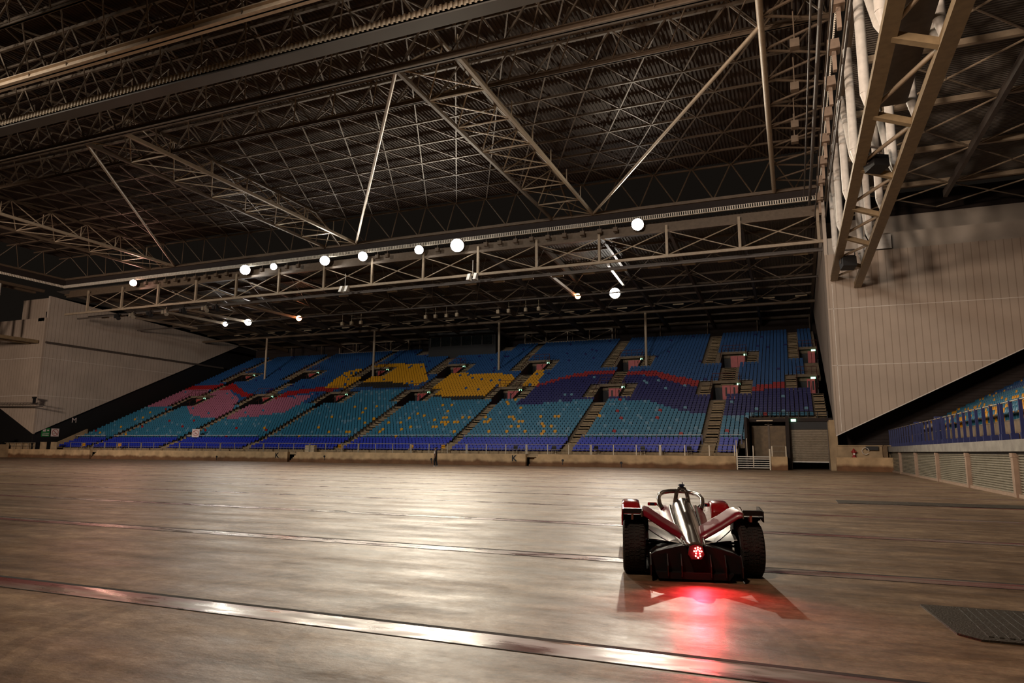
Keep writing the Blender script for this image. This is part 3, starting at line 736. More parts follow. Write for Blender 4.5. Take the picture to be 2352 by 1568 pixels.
p = Part(); p.tube((-104, 98.3, 21.6), (XR, 98.3, 21.6), .22, 8); p.put('column_beam', M_['steel'], r)
p = Part(); p.tube((-104, 84, 21.5), (XR, 84, 21.5), .12, 8); p.put('middle_tube', M_['steel_dk'], r)
for i in range(4):
    x = -19.2-23.1*i
    b = MB(); b.tube((x, 98.3, 13.3), (x, 98.3, 21.5), .19, 12); b.tube((x, 98.3, 13.3), (x, 98.3, 13.5), .34, 12)
    tag(b.build('roof_column', M_['steel_lt'], loc=(x, 98.3, 13.3)), 'slim cream round column among the upper seats, %s from the near corner tower' % nth(i+1), 'column', 'columns of the far stand')
# frames behind the last row
for j, (xa, xb) in enumerate(((-43.2, -27.5), (-82.5, -66.8))):
    b = MB(); n = 4
    b.beam((xa, 112, 20.15), (xb, 112, 20.15), .16, .22); b.beam((xa, 112, 22.0), (xb, 112, 22.0), .14, .16)
    for i in range(n+1):
        x = xa+(xb-xa)*i/n; b.beam((x, 112, 20.1), (x, 112, 22), .16, .16)
        if i < n:
            x2 = xa+(xb-xa)*(i+1)/n; b.tube((x, 112, 20.2 if i % 2 else 21.9), (x2, 112, 21.9 if i % 2 else 20.2), .06, 5)
    tag(b.build('wall_frame', M_['steel_lt'], loc=((xa+xb)/2, 112, 20.1)), 'pale lattice frame behind the last seat row, %s the control cabin' % ('nearer side of' if j == 0 else 'farther side of'), 'frame')
b = MB(); b.tube((-103, 112.2, 22.05), (XR, 112.2, 22.05), .1); b.tube((-103, 112.2, 22.8), (XR, 112.2, 22.8), .06)
for i in range(14):
    x = 3-7.5*i; b.tube((x, 112.2, 19.6), (x, 112.2, 22.8), .09)
struct(b.build('trim_24', M_['steel']))

# truss along the roof edge above the front of the far stand
r = empty('edge_truss', (-50, 69, 23), 'long cross-braced truss along the roof edge above the far stand', 'truss')
p = Part(); p.beam((-101, 69, 21.3), (XR, 69, 21.3), .22, .28); p.put('bottom_chord', M_['steel_lt'], r)
p = Part(); p.beam((-101, 69, 24.0), (XR, 69, 24.0), .22, .28); p.put('top_chord', M_['steel'], r)
for i in range(15):
    x = 3.1-7.1*i
    p = Part(); p.beam((x, 69, 21.2), (x, 69, 24.6), .26, .26); p.put('upright', M_['steel_lt'], r)
p = Part()
for i in range(14):
    x = 3.1-7.1*i
    p.tube((x, 69, 21.4), (x-7.1, 69, 24.0), .06, 5); p.tube((x-7.1, 69, 21.4), (x, 69, 24.0), .06, 5)
p.put('cross_rod', M_['steel_lt'], r)
p = Part(); p.beam((-101, 71.0, 21.0), (XR, 71.0, 21.0), .15, .2); p.put('cable_tray', M_['steel_dk'], r)

# ------------------------------------------------------------------ gutter and main roof
ZC = 26.55; ZD = 29.4
b = MB()
def gut(u, h, t): return (u, 68.3-h, 25.25+.34*t)
corrug(b, -101, 3.3, .22, gut, .06)
b.box(-101, 3.3, 68.3, 68.5, 25.2, 25.62)
corrug(b, 20, 68.3, .22, lambda u, h, t: (-101+h, u, 25.25+.34*t), .06); corrug(b, 12, 68.3, .22, lambda u, h, t: (3.3-h, u, 25.25+.34*t), .06)
struct(b.build('trim_25', M_['gutter']), 'bright corrugated edge trim below the main roof')
b = MB(); b.box(-101, 3.4, 68.6, 68.8, 25.6, ZC-.1); b.box(-101.2, -101, 10, 68.6, 25.6, ZC-.1); b.box(3.35, 3.55, 10, 68.6, 25.6, ZC-.1)
struct(b.build('trim_26', M_['void']), 'dark fascia above the edge trim')
b = MB(); b.box(-101, 3.4, 69.3, 69.45, 23.9, 25.0); struct(b.build('trim_27', M_['steel']), 'brown cladding band below the edge trim')
r = empty('ceiling', (-50, 40, ZD), 'brown corrugated roof deck on a diagonal lattice', 'ceiling', kind='structure')
p = Part(); corrug(p, -101, 3.4, .30, lambda u, h, t: (u, 8 if t == 0 else 67.4, ZD+.35+h)); p.put('roof_sheet', M_['deck'], r)
MOD = 3.75
xs = [3.1-MOD*i for i in range(28)]; ys = [67.2-MOD*j for j in range(16)]
p = Part()
for y in ys: p.beam((-101, y, ZD), (3.3, y, ZD), .13, .17)
p.put('purlin', M_['steel'], r)
p = Part()
for j in range(15):
    for i in range(27):
        xm = (xs[i]+xs[i+1])/2
        if j % 2 == 0:
            p.beam((xs[i], ys[j], ZD), (xm, ys[j+1], ZD), .09, .11); p.beam((xm, ys[j+1], ZD), (xs[i+1], ys[j], ZD), .09, .11)
        else:
            p.beam((xm, ys[j], ZD), (xs[i], ys[j+1], ZD), .09, .11); p.beam((xm, ys[j], ZD), (xs[i+1], ys[j+1], ZD), .09, .11)
p.put('diagonal_lattice', M_['steel'], r)
p = Part()
for i in range(27):
    xm = (xs[i]+xs[i+1])/2
    p.beam((xm, 68.5, ZC), (xs[i], 66.9, ZD), .09, .09); p.beam((xm, 68.5, ZC), (xs[i+1], 66.9, ZD), .09, .09)
for j in range(15):
    ym = (ys[j]+ys[j+1])/2
    p.beam((-.6, ym, ZC), (3.2, ys[j], ZC+.1), .12, .12); p.beam((-.6, ym, ZC), (3.2, ys[j+1], ZC+.1), .12, .12)
    p.beam((-.6, ym, ZC), (-.6, ys[j], ZD), .09, .09); p.beam((-.6, ym, ZC), (-.6, ys[j+1], ZD), .09, .09)
    p.beam((-101, ym, ZC), (-99, ys[j], ZD), .09, .09); p.beam((-101, ym, ZC), (-99, ys[j+1], ZD), .09, .09)
p.put('edge_webbing', M_['steel'], r)
p = Part(); p.beam((-101, 68.5, ZC), (3.3, 68.5, ZC), .3, .3); p.beam((-101, 12, ZC), (-101, 68.5, ZC), .25, .25); p.beam((3.2, 12, ZC+.1), (3.2, 68.5, ZC+.1), .2, .2)
p.put('edge_chord', M_['steel'], r)
b = MB(); b.tube((-.6, 10, ZC), (-.6, 68.4, ZC), .2, 12)
tag(b.build('roof_tube', M_['steel_lt'], loc=(-.6, 40, ZC)), 'thick pale roof tube running lengthwise beside the lamp row', 'tube')

# lengthwise lattice girders
def girder(label, x1, y0, y1):
    x0 = x1-4.6; r = empty('roof_girder', ((x0+x1)/2, (y0+y1)/2, ZC), label, 'girder', 'lattice girders down the hall roof')
    for x in (x0, x1):
        p = Part(); p.beam((x, y0, ZC), (x, y1, ZC), .24, .3); p.put('lower_chord', M_['steel_lt'] if x == x1 else M_['steel'], r)
    xm = (x0+x1)/2
    p = Part(); p.beam((xm, y0, ZD-.2), (xm, y1-5, ZD-.2), .2, .24); p.beam((xm, y1-5, ZD-.2), (xm, y1, ZC), .16, .2); p.put('upper_chord', M_['steel'], r)
    p = Part(); n = round((y1-y0)/4.6)
    for i in range(n):
        a = y0+(y1-y0)*i/n; c = y0+(y1-y0)*(i+1)/n; m = (a+c)/2; zt = ZD-.2 if i < n-1 else ZC+1
        p.beam((x0, a, ZC), (x1, a, ZC), .1, .1); p.tube((x0, a, ZC), (x1, c, ZC), .05, 5)
        for x in (x0, x1): p.tube((x, a, ZC), (xm, m, zt), .06, 5); p.tube((xm, m, zt), (x, c, ZC), .06, 5)
        p.tube((x1, a, ZC), (x1, a, ZC+1.4), .05, 5)
    p.put('lacing', M_['steel_lt'], r)
girder('lattice roof girder ending above the lamp nearest the pale corner tower', -18.7, 36.2, 68.4)
girder('lattice roof girder ending above the middle of the lamp row', -48.7, 36.2, 68.4)
girder('lattice roof girder ending above the far pinkish lamp', -78.7, 36.2, 68.4)
for i, (p0, p1, lab) in enumerate((((-78.7, 68.4, ZC), (-53.0, 36.2, ZC), 'slanting tie tube reaching the roof edge above the far pinkish lamp'), ((-48.7, 68.4, ZC), (-23.2, 36.2, ZC), 'slanting tie tube reaching the roof edge in the middle of the lamp row'), ((-18.7, 68.4, ZC), (-.7, 40.2, ZC), 'slanting tie tube reaching the roof edge beside the last lit lamp'))):
    b = MB(); b.tube(p0, p1, .13, 10); tag(b.build('tie_tube', M_['steel_lt'], loc=p0), lab, 'tube', 'slanting tie tubes of the main roof')
# crosswise girders nearer the camera
def cross(label, y, w, h, m, z=ZC, serr=False):
    r = empty('cross_girder', (-50, y, z), label, 'girder')
    p = Part(); p.box(-101, 3.2, y-w/2, y+w/2, z-h/2, z-h/2+.06); p.box(-101, 3.2, y-w/2, y+w/2, z+h/2-.06, z+h/2); p.box(-101, 3.2, y-.06, y+.06, z-h/2, z+h/2); p.put('lower_chord', m, r)
    p = Part()
    n = 28
    for i in range(n):
        xa = 3.1-3.73*i; xb = xa-3.73; xm = (xa+xb)/2
        p.beam((xa, y, z), (xm, y, ZD), .11, .11); p.beam((xm, y, ZD), (xb, y, z), .11, .11)
        p.beam((xm, y-2, ZD), (xm, y+2, ZD), .09, .09)
        p.tube((xa, y, z), (xa, y+2, ZD), .06, 5); p.tube((xm, y, z), (xm+1.8, y-2, ZD), .05, 5)
    p.put('lacing', M_['steel'], r)
    p = Part(); p.beam((-101, y, ZD-.1), (3.2, y, ZD-.1), .2, .22); p.put('upper_chord', M_['steel'], r)
    if serr:
        p = Part(); corrug(p, -101, 3.2, .34, lambda u, h, t: (u, y-.5-h, z-.2+.4*t), .12); p.put('serrated_trough', M_['steel_lt'], r)
        p = Part(); p.box(-101, 3.2, y+.5, y+.56, z-.35, z+.25); p.box(-101, 3.2, y-.45, y+.5, z-.35, z-.25); p.put('trough_side', M_['deck_dk'], r)
cross('broad bright roof beam crossing the hall nearest overhead', 28.0, .6, .5, mat('bright_beam_paint', (.62, .46, .31), .5))  # steel lightened here: the light from below is put into its colour
cross('dark roof trough with a serrated edge, second beam overhead', 32.2, .3, .3, M_['steel_dk'], serr=True)
cross('brown roof beam where the lattice girders end, third overhead', 36.2, .42, .42, M_['steel'])
cross('slim brown roof beam behind the girder ends, fourth overhead', 41.5, .25, .3, M_['steel'], z=ZC+.6)
cross('slim roof beam overhead in the near corner of the roof', 20.5, .3, .3, M_['steel'])
cross('slim roof beam just in front of the serrated trough', 24.3, .22, .25, M_['steel'], z=ZC+.8)

# ------------------------------------------------------------------ roof over the side stand, side box truss
r = empty('ceiling_side', (18, 45, 24.5), 'grey corrugated roof over the side stand', 'ceiling', kind='structure')
p = Part(); corrug(p, 12, 66.8, .24, lambda u, h, t: (4.2 if t == 0 else 36, u, 24.7+h), .06); p.put('roof_sheet', M_['deck_grey'], r)
for i, y in enumerate((20.9, 28.1, 35.2, 42.3, 49.4, 57.3, 64.8)):
    p = Part(); p.beam((5, y, 24.35), (36, y, 24.35), .28, .36); p.put('purlin', M_['steel_lt'], r)
p = Part()
for i, (y0, y1) in enumerate(((21, 28), (28, 35), (35, 42.3), (42.3, 49.4), (49.4, 57.3), (57.3, 64.8), (64.8, 71))):
    for x in (6.2, 13.2, 20.2): p.tube((x, y0, 24.1), (x+7, y1, 24.1), .06, 5); p.tube((x+7, y0, 24.1), (x, y1, 24.1), .06, 5)
p.put('cross_rod', M_['steel_lt'], r)
p = Part()
for x in (13.2, 20.2, 27.2): p.beam((x, 15, 23.9), (x, 67, 23.9), .3, .6)
p.put('rafter', M_['steel_dk'], r)
def sidetruss(label, xs_, zs_, y0, y1, mir=1, mats=None):
    r = empty('box_truss', (sum(xs_)/2, (y0+y1)/2, min(zs_)), label, 'truss')
    (xa, xb), (za, zb) = xs_, zs_
    for x, z in ((xa, za), (xb, zb)):
        p = Part(); p.box(x-.26, x+.26, y0, y1, z-.02, z+.42); p.box(x-.3, x+.3, y0, y1, z-.06, z-.02); p.put('lower_chord', M_['beige'], r)
    ys_ = [27.9+6.75*i-13.5 for i in range(9)]
    for i, y in enumerate(ys_):
        if y < y0 or y > y1: continue
        p = Part(); p.beam((xa, y, za+.15), (xb, y, zb+.15), .35, .3); p.put('rung', M_['beige'], r)
        for x, z, tt in ((xa, za, xa-.1*mir), (xb, zb, xb-.1*mir)):
            q = Part(); q.tube((x, y+.3, z+.4), (tt, y+.3, z+1.4), .08, 10, r2=.24); q.tube((tt, y+.3, z+1.4), (tt, y+.3, 25.0), .24, 12); q.put('upright', M_['white'], r)
            if i % 2 == 0 and y+6.7 < y1+2:
                q = Part(); q.tube((x, y+.5, z+.4), (tt, y+1.3, z+1.5), .08, 10, r2=.2); q.tube((tt, y+1.3, z+1.5), (tt, y+6.4, 25.0), .2, 12); q.put('diagonal', M_['white'], r)
    p = Part()
    for i in range(len(ys_)-1):
        if ys_[i] < y0 or ys_[i+1] > y1+1: continue
        p.tube((xa, ys_[i+1], za+.3), (xb, ys_[i], zb+.3), .1, 8)
    p.put('cross_tube', M_['steel_lt'], r)
    p = Part()
    for x in (xa-.1*mir, xb-.1*mir): p.box(x-.25, x+.25, y0, y1, 24.9, 25.3)
    p.put('upper_chord', M_['steel'], r)
    return r
r = sidetruss('big pale box truss running lengthwise under the roof edge by the tower', (4.1, 6.0), (17.3, 16.5), 14.0, 68.3)
p = Part(); p.box(4.5, 5.7, 20, 35.0, 17.9, 18.0); p.box(4.5, 5.7, 20, 35, 18.0, 18.05); p.put('catwalk', M_['steel_dk'], r)
sidetruss('pale box truss beside the far corner tower', (-105.5, -107.5), (17.1, 17.1), 20.0, 68.3, -1)
b = MB()
for x, y, z in ((3.5, 44, 22.5), (3.6, 36, 23), (3.5, 54, 22)):
    b.tube((x, y-12, z), (x, y+10, z), .07, 6)
b.tube((2.4, 18, 24.5), (2.4, 67.5, 24.5), .12, 8); b.tube((2.0, 18, 25.4), (2.0, 67.5, 25.4), .06, 6); b.tube((2.8, 18, 23.2), (2.8, 67.5, 23.2), .05, 6)
tag(b.build('service_pipes', M_['steel_dk'], loc=(2.6, 44, 23)), 'dark service pipes running beside the pale box truss', 'pipe')
b = MB(); b.prism([(12, 20.6), (12, 25), (33, 25), (31, 22)], 0, 3.62, 3.7)
tag(b.build('hanging_sheet', mat('maroon_panel', (.05, .025, .022), .7), loc=(3.66, 24, 23)), 'dark maroon panel hanging beside the pale box truss', 'panel')

# speakers and lamps on the box truss
def speaker(label, p, s, rz):
    r = empty('loudspeaker', p, label, 'loudspeaker', None, rz)
    m = MB(); m.prism([(-s*.5, -s*.35), (s*.35, -s*.5), (s*.5, s*.15), (s*.1, s*.55), (-s*.45, s*.3)], 0, -s*.45, s*.45); m.build('cabinet', M_['black'], r)
    m = MB(); m.box(-s*.5, -s*.46, -.06, .06, -.1, s*.9); m.box(s*.46, s*.5, -.06, .06, -.1, s*.9); m.box(-s*.5, s*.5, -.06, .06, s*.85, s*.95); m.build('yoke', M_['steel_dk'], r)
speaker('black loudspeaker inside the pale box truss, upper one', (4.9, 40.5, 17.3), 1.0, .5)
speaker('black loudspeaker at the lower end of the pale box truss', (4.75, 60.5, 16.9), 1.15, .2)
speaker('black loudspeaker tucked behind the pale box truss by the tower wall', (6.3, 57, 18.2), 1.0, -.3)

# ------------------------------------------------------------------ floodlights
LENS_W = emit('floodlight_glow', (1, .95, .86), 95); LENS_P = emit('pinkish_floodlight_glow', (1, .55, .42), 45); LENS_O = emit('orange_floodlight_glow', (1, .32, .12), 45)
def flood(label, p, lens, r, aim, power=0, col=(1, .9, .78), size=112, group='lit floodlights', blend=1.):
    r *= 1.2
    aim = Vector(aim); d = (aim-Vector(p)).normalized()
    root = empty('floodlight', p, label, 'floodlight', group)
    q = d.to_track_quat('-Z', 'Y').to_matrix()
    def T(m): m.v = [tuple(q @ Vector(v)) for v in m.v]; return m
    m = MB(); m.tube((0,0,.55), (0,0,0), r*.55, 16, r2=r*1.08); T(m).build('housing', M_['steel_dk'], root)
    m = MB(); m.disc((0,0,-.012), (0,0,-1), r, 20); T(m).build('lens', lens, root)
    m = MB(); m.beam((-r*1.1, 0, .2), (-r*1.1, 0, .8), .05, .05); m.beam((r*1.1, 0, .2), (r*1.1, 0, .8), .05, .05); m.beam((-r*1.1, 0, .8), (r*1.1, 0, .8), .05, .05); T(m).build('bracket', M_['steel'], root)
    if power:
        l = bpy.data.lights.new('floodlight_beam', 'SPOT'); l.energy = power; l.color = col; l.spot_size = rad(size); l.spot_blend = blend; l.shadow_soft_size = .3
        lo = bpy.data.objects.new('floodlight_beam', l); COL.objects.link(lo); lo.location = Vector(p)+d*.08; lo.rotation_euler = d.to_track_quat('-Z', 'Y').to_euler()
PW = 9500
GL = [(-13.9, .50, 2.8, LENS_W), (-34.7, .62, 2.9, LENS_W), (-39.7, .42, 1.3, LENS_W), (-47.5, .46, 1.0, LENS_W), (-53.1, .48, .55, LENS_W), (-61.1, .34, .15, LENS_W), (-65.8, .52, .22, LENS_W), (-86.2, .38, .45, LENS_P)]
for i, (x, r_, pw, ln) in enumerate(GL):
    lab = 'pinkish glowing floodlight far along the roof edge' if ln is LENS_P else 'white glowing floodlight under the roof edge, %s from the near corner tower' % nth(i+1)
    flood(lab, (x, 68.2, 24.75), ln, r_, (x*.34-2, 16, 0), PW*pw, (1, .87, .68) if ln is LENS_W else (1, .5, .36))
for x, y, z, r_, ln, pw, lab in ((-20.2, 84, 21.4, .55, LENS_W, .5, 'white glowing floodlight hanging inside the far stand near the first column'), (-25.1, 84, 21.4, .30, LENS_O, .1, 'orange glowing floodlight hanging inside the far stand near the first column'), (-84.4, 84, 21.4, .30, LENS_W, .15, 'small white floodlight at the end of a pale arm, farthest in the far stand'), (-79.7, 84, 21.4, .42, LENS_W, .25, 'white glowing floodlight on a slanting arm near the farthest column'), (-69.7, 84, 21.4, .34, LENS_O, .12, 'orange glowing floodlight on a slanting arm above the far seats')):
    flood(lab, (x, y, z), ln, r_, (x*.5-5, 25, 0), PW*pw, (1, .93, .84) if ln is LENS_W else (1, .45, .25))
for i, (a, c, m) in enumerate((((-84.9, 73.0, 21.3), (-84.6, 83.6, 21.5), 'steel_lt'), ((-80.6, 72.5, 21.3), (-80, 83.6, 21.5), 'steel_lt'), ((-70.8, 73, 21.4), (-70.1, 83.6, 21.5), 'steel_lt'), ((-92.0, 73, 21.1), (-91.5, 85, 21.3), 'steel_lt'), ((-25.0, 72, 21.4), (-25.4, 83.6, 21.5), 'steel_lt'), ((-18.0, 72, 21.9), (-19.0, 83.6, 22.4), 'white'))):  # added bars, pale colour stands for lamp light on rafter undersides
    b = MB(); b.beam(a, c, .3, .35); tag(b.build('lamp_arm', M_[m], loc=c), 'pale steel arm reaching into the far stand, %s from the far end' % nth((4, 3, 2, 0, 1, 0)[i]+1 if i not in (3,) else 1) if False else ['pale arm leading to the small white lamp farthest in the stand', 'pale arm leading to the white lamp near the farthest column', 'pale arm leading to the orange lamp above the far seats', 'pale arm with no lit lamp at the far end of the stand', 'pale arm leading to the orange lamp near the first column', 'bright white arm above the white lamp inside the stand'][i], 'arm', 'lamp arms in the far stand')
# unlit square floodlights hung under the edge trim
ux = [-16.3, -18.0, -19.9, -21.9, -23.8, -25.7, -27.6, -29.5, -31.2, -37.4, -44.2, -45.6, -57.4, -59.2, -63.2]+[-69.2-1.85*i for i in range(9)]
for i, x in enumerate(ux):
    b = MB(); b.box(x-.24, x+.24, 68.3, 68.65, 24.35, 24.8); b.box(x-.2, x+.2, 68.26, 68.3, 24.4, 24.75); b.beam((x, 68.5, 24.8), (x, 68.5, 25.2), .05, .05)
    tag(b.build('unlit_floodlight', M_['steel'], loc=(x, 68.5, 24.6)), 'small square unlit floodlight under the roof edge, %s from the near corner tower' % nth(i+1), 'floodlight', 'unlit floodlights along the roof edge')
for i in range(8):
    y = 34.5+4.1*i; z = 23.2
    b = MB(); b.prism([(y, z+.2), (y+.75, z+.2), (y+.4, z+1.0)], 0, 2.8, 3.4); b.box(3.0, 3.2, y+.3, y+.6, z-.9, z+.2)
    tag(b.build('hooded_floodlight', M_['pillar'], loc=(3.1, y, z)), 'hooded unlit floodlight beside the pale box truss, %s counted from overhead' % nth(i+1), 'floodlight', 'hooded floodlights along the side roof edge')
for i, y in enumerate((39, 44, 49.5, 52)):
    b = MB(); b.box(.9, 1.4, y, y+.5, 24.2, 24.7); b.tube((1.15, y+.25, 24.7), (1.15, y+.25, 26.5), .04, 6)
    tag(b.build('unlit_floodlight', M_['steel'], loc=(1.15, y, 24.5)), 'small unlit floodlight hanging by the thick roof tube, %s counted from overhead' % nth(i+1), 'floodlight', 'small floodlights by the roof tube')

# strip lights over the far stand
def strip_mesh(w):
    b = MB(); b.prism([(-.16, 0), (.16, 0), (.1, .14), (-.1, .14)], 0, -w/2, w/2); b.box(-w/2, w/2, -.13, .13, -.03, 0); return b.mesh('strip_light', M_['cream'])
sm1, sm2 = strip_mesh(1.35), strip_mesh(1.5)
for row, (me, y, z, x0, st, n) in enumerate(((sm1, 72.0, 21.0, 1.5, 3.62, 28), (sm2, 98.0, 22.3, 1.8, 4.05, 25))):
    for i in range(n):
        o = bpy.data.objects.new('strip_light', me); COL.objects.link(o); o.location = (x0-st*i, y, z)
        tag(o, 'unlit strip light in the %s row over the far stand, %s from the tower' % ('front' if row == 0 else 'rear', nth(i+1)), 'lamp', 'unlit strip lights, %s row' % ('front' if row == 0 else 'rear'))
b = MB()
for i in range(28): b.tube((1.5-3.62*i, 72, 21.1), (1.5-3.62*i, 72, 21.5), .03, 5)
b.beam((-100, 72, 21.45), (XR, 72, 21.45), .12, .14)
struct(b.build('trim_28', M_['steel_dk']))
for i, (x, y, z) in enumerate([(-67.5, 92, 21.8), (-65.7, 92, 21.8), (-63.9, 92, 21.8), (-52.0, 92, 21.9), (-50.3, 92, 21.9), (-48.4, 92, 21.9), (-46.6, 92, 21.9), (-39.8, 92, 21.9), (-38.1, 92, 21.9), (-35.4, 92, 21.9), (-33.4, 92, 21.9)]):
    b = MB(); b.box(x-.22, x+.22, y-.2, y+.2, z-.3, z+.25); b.box(x-.18, x+.18, y-.23, y-.2, z-.25, z+.2); b.tube((x, y, z+.25), (x, y, z+1.6), .03, 5)
    tag(b.build('hanging_speaker', M_['cream'], loc=(x, y, z)), 'small pale speaker hanging above the far stand, %s from the far end' % nth(i+1), 'loudspeaker', 'small speakers above the far stand')
for i, x in enumerate((-33.0, -50.4)):
    b = MB(); b.tube((x, 68.9, 21.3), (x, 68.9, 23), .04, 6)
    for dx in (-.5, .3): b.prism([(68.2, 20.6), (69.0, 20.6), (68.9, 21.4), (68.6, 21.4)], 0, x+dx, x+dx+.35)
    tag(b.build('spotlight_pair', M_['white'], loc=(x, 68.8, 21)), 'pair of small white spotlights on the edge truss, %s' % ('nearer pair' if i == 0 else 'farther pair'), 'spotlight')
for i, x in enumerate([-72.6, -74.5, -78.6, -82.0, -85.0, -88.5, -91.5]):
    b = MB(); b.tube((x, 70.4, 20.9), (x+.7, 70.0, 20.2), .2, 10, r2=.3); b.beam((x, 70.4, 20.9), (x, 70.6, 21.4), .06, .06); b.box(x-.6, x-.2, 70.2, 70.7, 20.4, 20.9)
    tag(b.build('spotlight', M_['galv'] if i % 2 else M_['black'], loc=(x, 70.3, 20.7)), 'stage spotlight under the edge truss near the far end, %s along' % nth(i+1), 'spotlight', 'stage spotlights at the far end of the truss')

# ------------------------------------------------------------------ side stand
b = MB()
for k in range(30): b.box(SSX-.25+RUN*k, SSX-.25+RUN*(k+1)+.02, 14, 67.2, SSZ-.9+SRISE*k, SSZ+SRISE*k)
b.box(8.2, SSX, 14, 70, 1.75, 2.12)
struct(b.build('floor_side_stand', M_['step']), 'stepped terraces of the side stand')
r = empty('wall_ledge', (XS+.2, 45, 1.7), 'grey concrete ledge along the side stand', 'wall', kind='structure')
p = Part(); p.box(XS-.12, XS+.65, 14, 71.6, 1.72, 2.16); p.put('ledge', M_['grey_concrete'], r)
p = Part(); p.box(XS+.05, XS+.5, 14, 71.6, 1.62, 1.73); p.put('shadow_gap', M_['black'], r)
PY = [71.0-7.83*i for i in range(8)]
for i in range(7):
    y1, y0 = PY[i]-.14, PY[i+1]+.14
    r = empty('roller_shutter', (XS+.12, (y0+y1)/2, 0), 'ribbed metal shutter under the side stand, %s from the far end' % nth(i+1), 'shutter', 'shutters below the side stand')
    p = Part(); n = 15
    for j in range(n):
        z = .1+j*1.52/n; h = 1.52/n
        p.add([(XS+.14, y, zz) if e == 0 else (XS+.07, y, zz) for y in (y0, y1) for zz, e in ((z, 0), (z+h*.35, 1), (z+h*.8, 1), (z+h, 0))], [(0,1,5,4),(1,2,6,5),(2,3,7,6)])
    p.put('curtain', M_['shutter'], r)
    p = Part(); p.box(XS-.02, XS+.16, y0, y1, 0, .13); p.put('bottom_rail', M_['pillar'], r)
b = None
for i, y in enumerate(PY):
    b = MB(); b.box(XS-.08, XS+.25, y-.16, y+.16, 0, 1.66); b.box(XS-.1, XS+.25, y-.18, y+.18, 1.5, 1.66)
    tag(b.build('shutter_pillar', M_['pillar'], loc=(XS, y, 0)), 'pale pinkish pillar between the shutters, %s from the far end' % nth(i+1), 'pillar', 'pillars below the side stand')
b = MB(); b.box(XS+.3, XS+.5, 14, 71.5, 0, 1.72); struct(b.build('wall_side', M_['void']))
# navy fence on the ledge
FY = [70.5-12.2*i for i in range(5)]
for i in range(4):
    y1, y0 = FY[i], FY[i+1]+.05; r = empty('ledge_fence', (XS+.25, (y0+y1)/2, 2.16), 'navy post fence on the grey ledge, %s section from the far end' % nth(i+1), 'fence', 'fence sections on the side stand ledge')
    n = 9
    for j in range(n+1):
        y = y0+(y1-y0)*(j+.1)/(n+.2)
        p = Part(); p.box(XS+.14, XS+.26, y-.035, y+.035, 2.1, 3.68); p.box(XS+.1, XS+.36, y-.14, y+.0, 2.16, 2.42); p.put('post', M_['fence'], r)
        p = Part(); p.box(XS+.3, XS+.55, y+.02, y+.42, 2.16, 2.4); p.put('foot_block', M_['concrete'], r)
    p = Part(); p.tube((XS+.2, y0, 3.66), (XS+.2, y1, 3.66), .028, 6); p.put('top_rail', M_['galv'], r)
    p = Part(); p.tube((XS+.3, y0, 2.95), (XS+.3, y1, 2.95), .014, 5); p.put('wire', M_['galv'], r)
for i, y in enumerate((58.2, 50.0)):
    b = MB(); b.box(XS+.5, XS+1.0, y, y+.5, 2.2, 3.9)
    tag(b.build('fence_cabinet', M_['fence'], loc=(XS+.7, y, 2.2)), 'navy cabinet standing behind the ledge fence, %s of two' % ('farther' if i == 0 else 'nearer'), 'cabinet')
# low wall at the far corner with hydrant and camera
b = MB(); b.box(XR+.1, XS+.3, YW+1.3, YW+1.5, 1.2, 2.22); b.box(XR+.1, XS+.3, YW+1.2, YW+1.5, 2.2, 2.3)
struct(b.build('wall_corner', M_['concrete']), 'low tan wall behind the walkway at the tower foot')
r = empty('fire_hydrant', (4.85, YW+.9, 1.21), 'red fire hydrant on the low wall beside the pale tower', 'hydrant')
p = MB(); p.tube((0,0,0), (0,0,.62), .11, 10); p.tube((0,0,.62), (0,0,.78), .13, 10, r2=.04); p.tube((0,0,0), (0,0,.08), .2, 10); p.build('body', M_['extred'], r)
p = MB(); p.tube((-.22,0,.5), (.22,0,.5), .07, 8); p.build('outlets', M_['extred'], r)
p = MB(); p.tube((0,-.16,.3), (0,-.1,.3), .09, 10); p.build('cap', M_['sign'], r)
r = empty('cable_box', (6.1, YW+1.15, 1.9), 'black equipment box with pale cable loop hanging on the low wall', 'equipment')
p = MB(); p.box(.0, .75, -.15, .1, -.05, .3); p.box(-.25, 0, -.1, .08, 0, .3); p.build('box', M_['black'], r)
p = MB(); p.path([(-.3+.28*math.cos(t), -.12, -.12+.3*math.sin(t)) for t in np.linspace(0, 5.6, 16)], .03, 6); p.build('cable', M_['white'], r)
b = MB(); b.box(7.2, 7.5, YW+.5, YW+1.2, 1.21, 2.3); b.box(7.15, 7.2, YW+.5, YW+1.2, 1.3, 2.2); tag(b.build('service_cabinet', M_['wood'], loc=(7.35, YW+.8, 1.21)), 'narrow dark cabinet in the corner by the first shutter', 'cabinet')

# far left: end of the opposite side stand
b = MB(); b.box(-111.5, -109.5, 60, YW, 0, 1.9); struct(b.build('wall_far_side', M_['concrete']))
r = empty('ledge_fence', (-110, 65, 1.9), 'dark blue fence end at the far edge of the hall', 'fence')
for i in range(6):
    p = Part(); p.box(-110.4, -109.6, 60.2+1.3*i, 60.35+1.3*i, 1.9, 3.5); p.put('post', M_['fence'], r)
p = Part(); p.box(-110.1, -110.0, 60, 67, 2.2, 3.4); p.put('mesh_panel', M_['fence'], r)

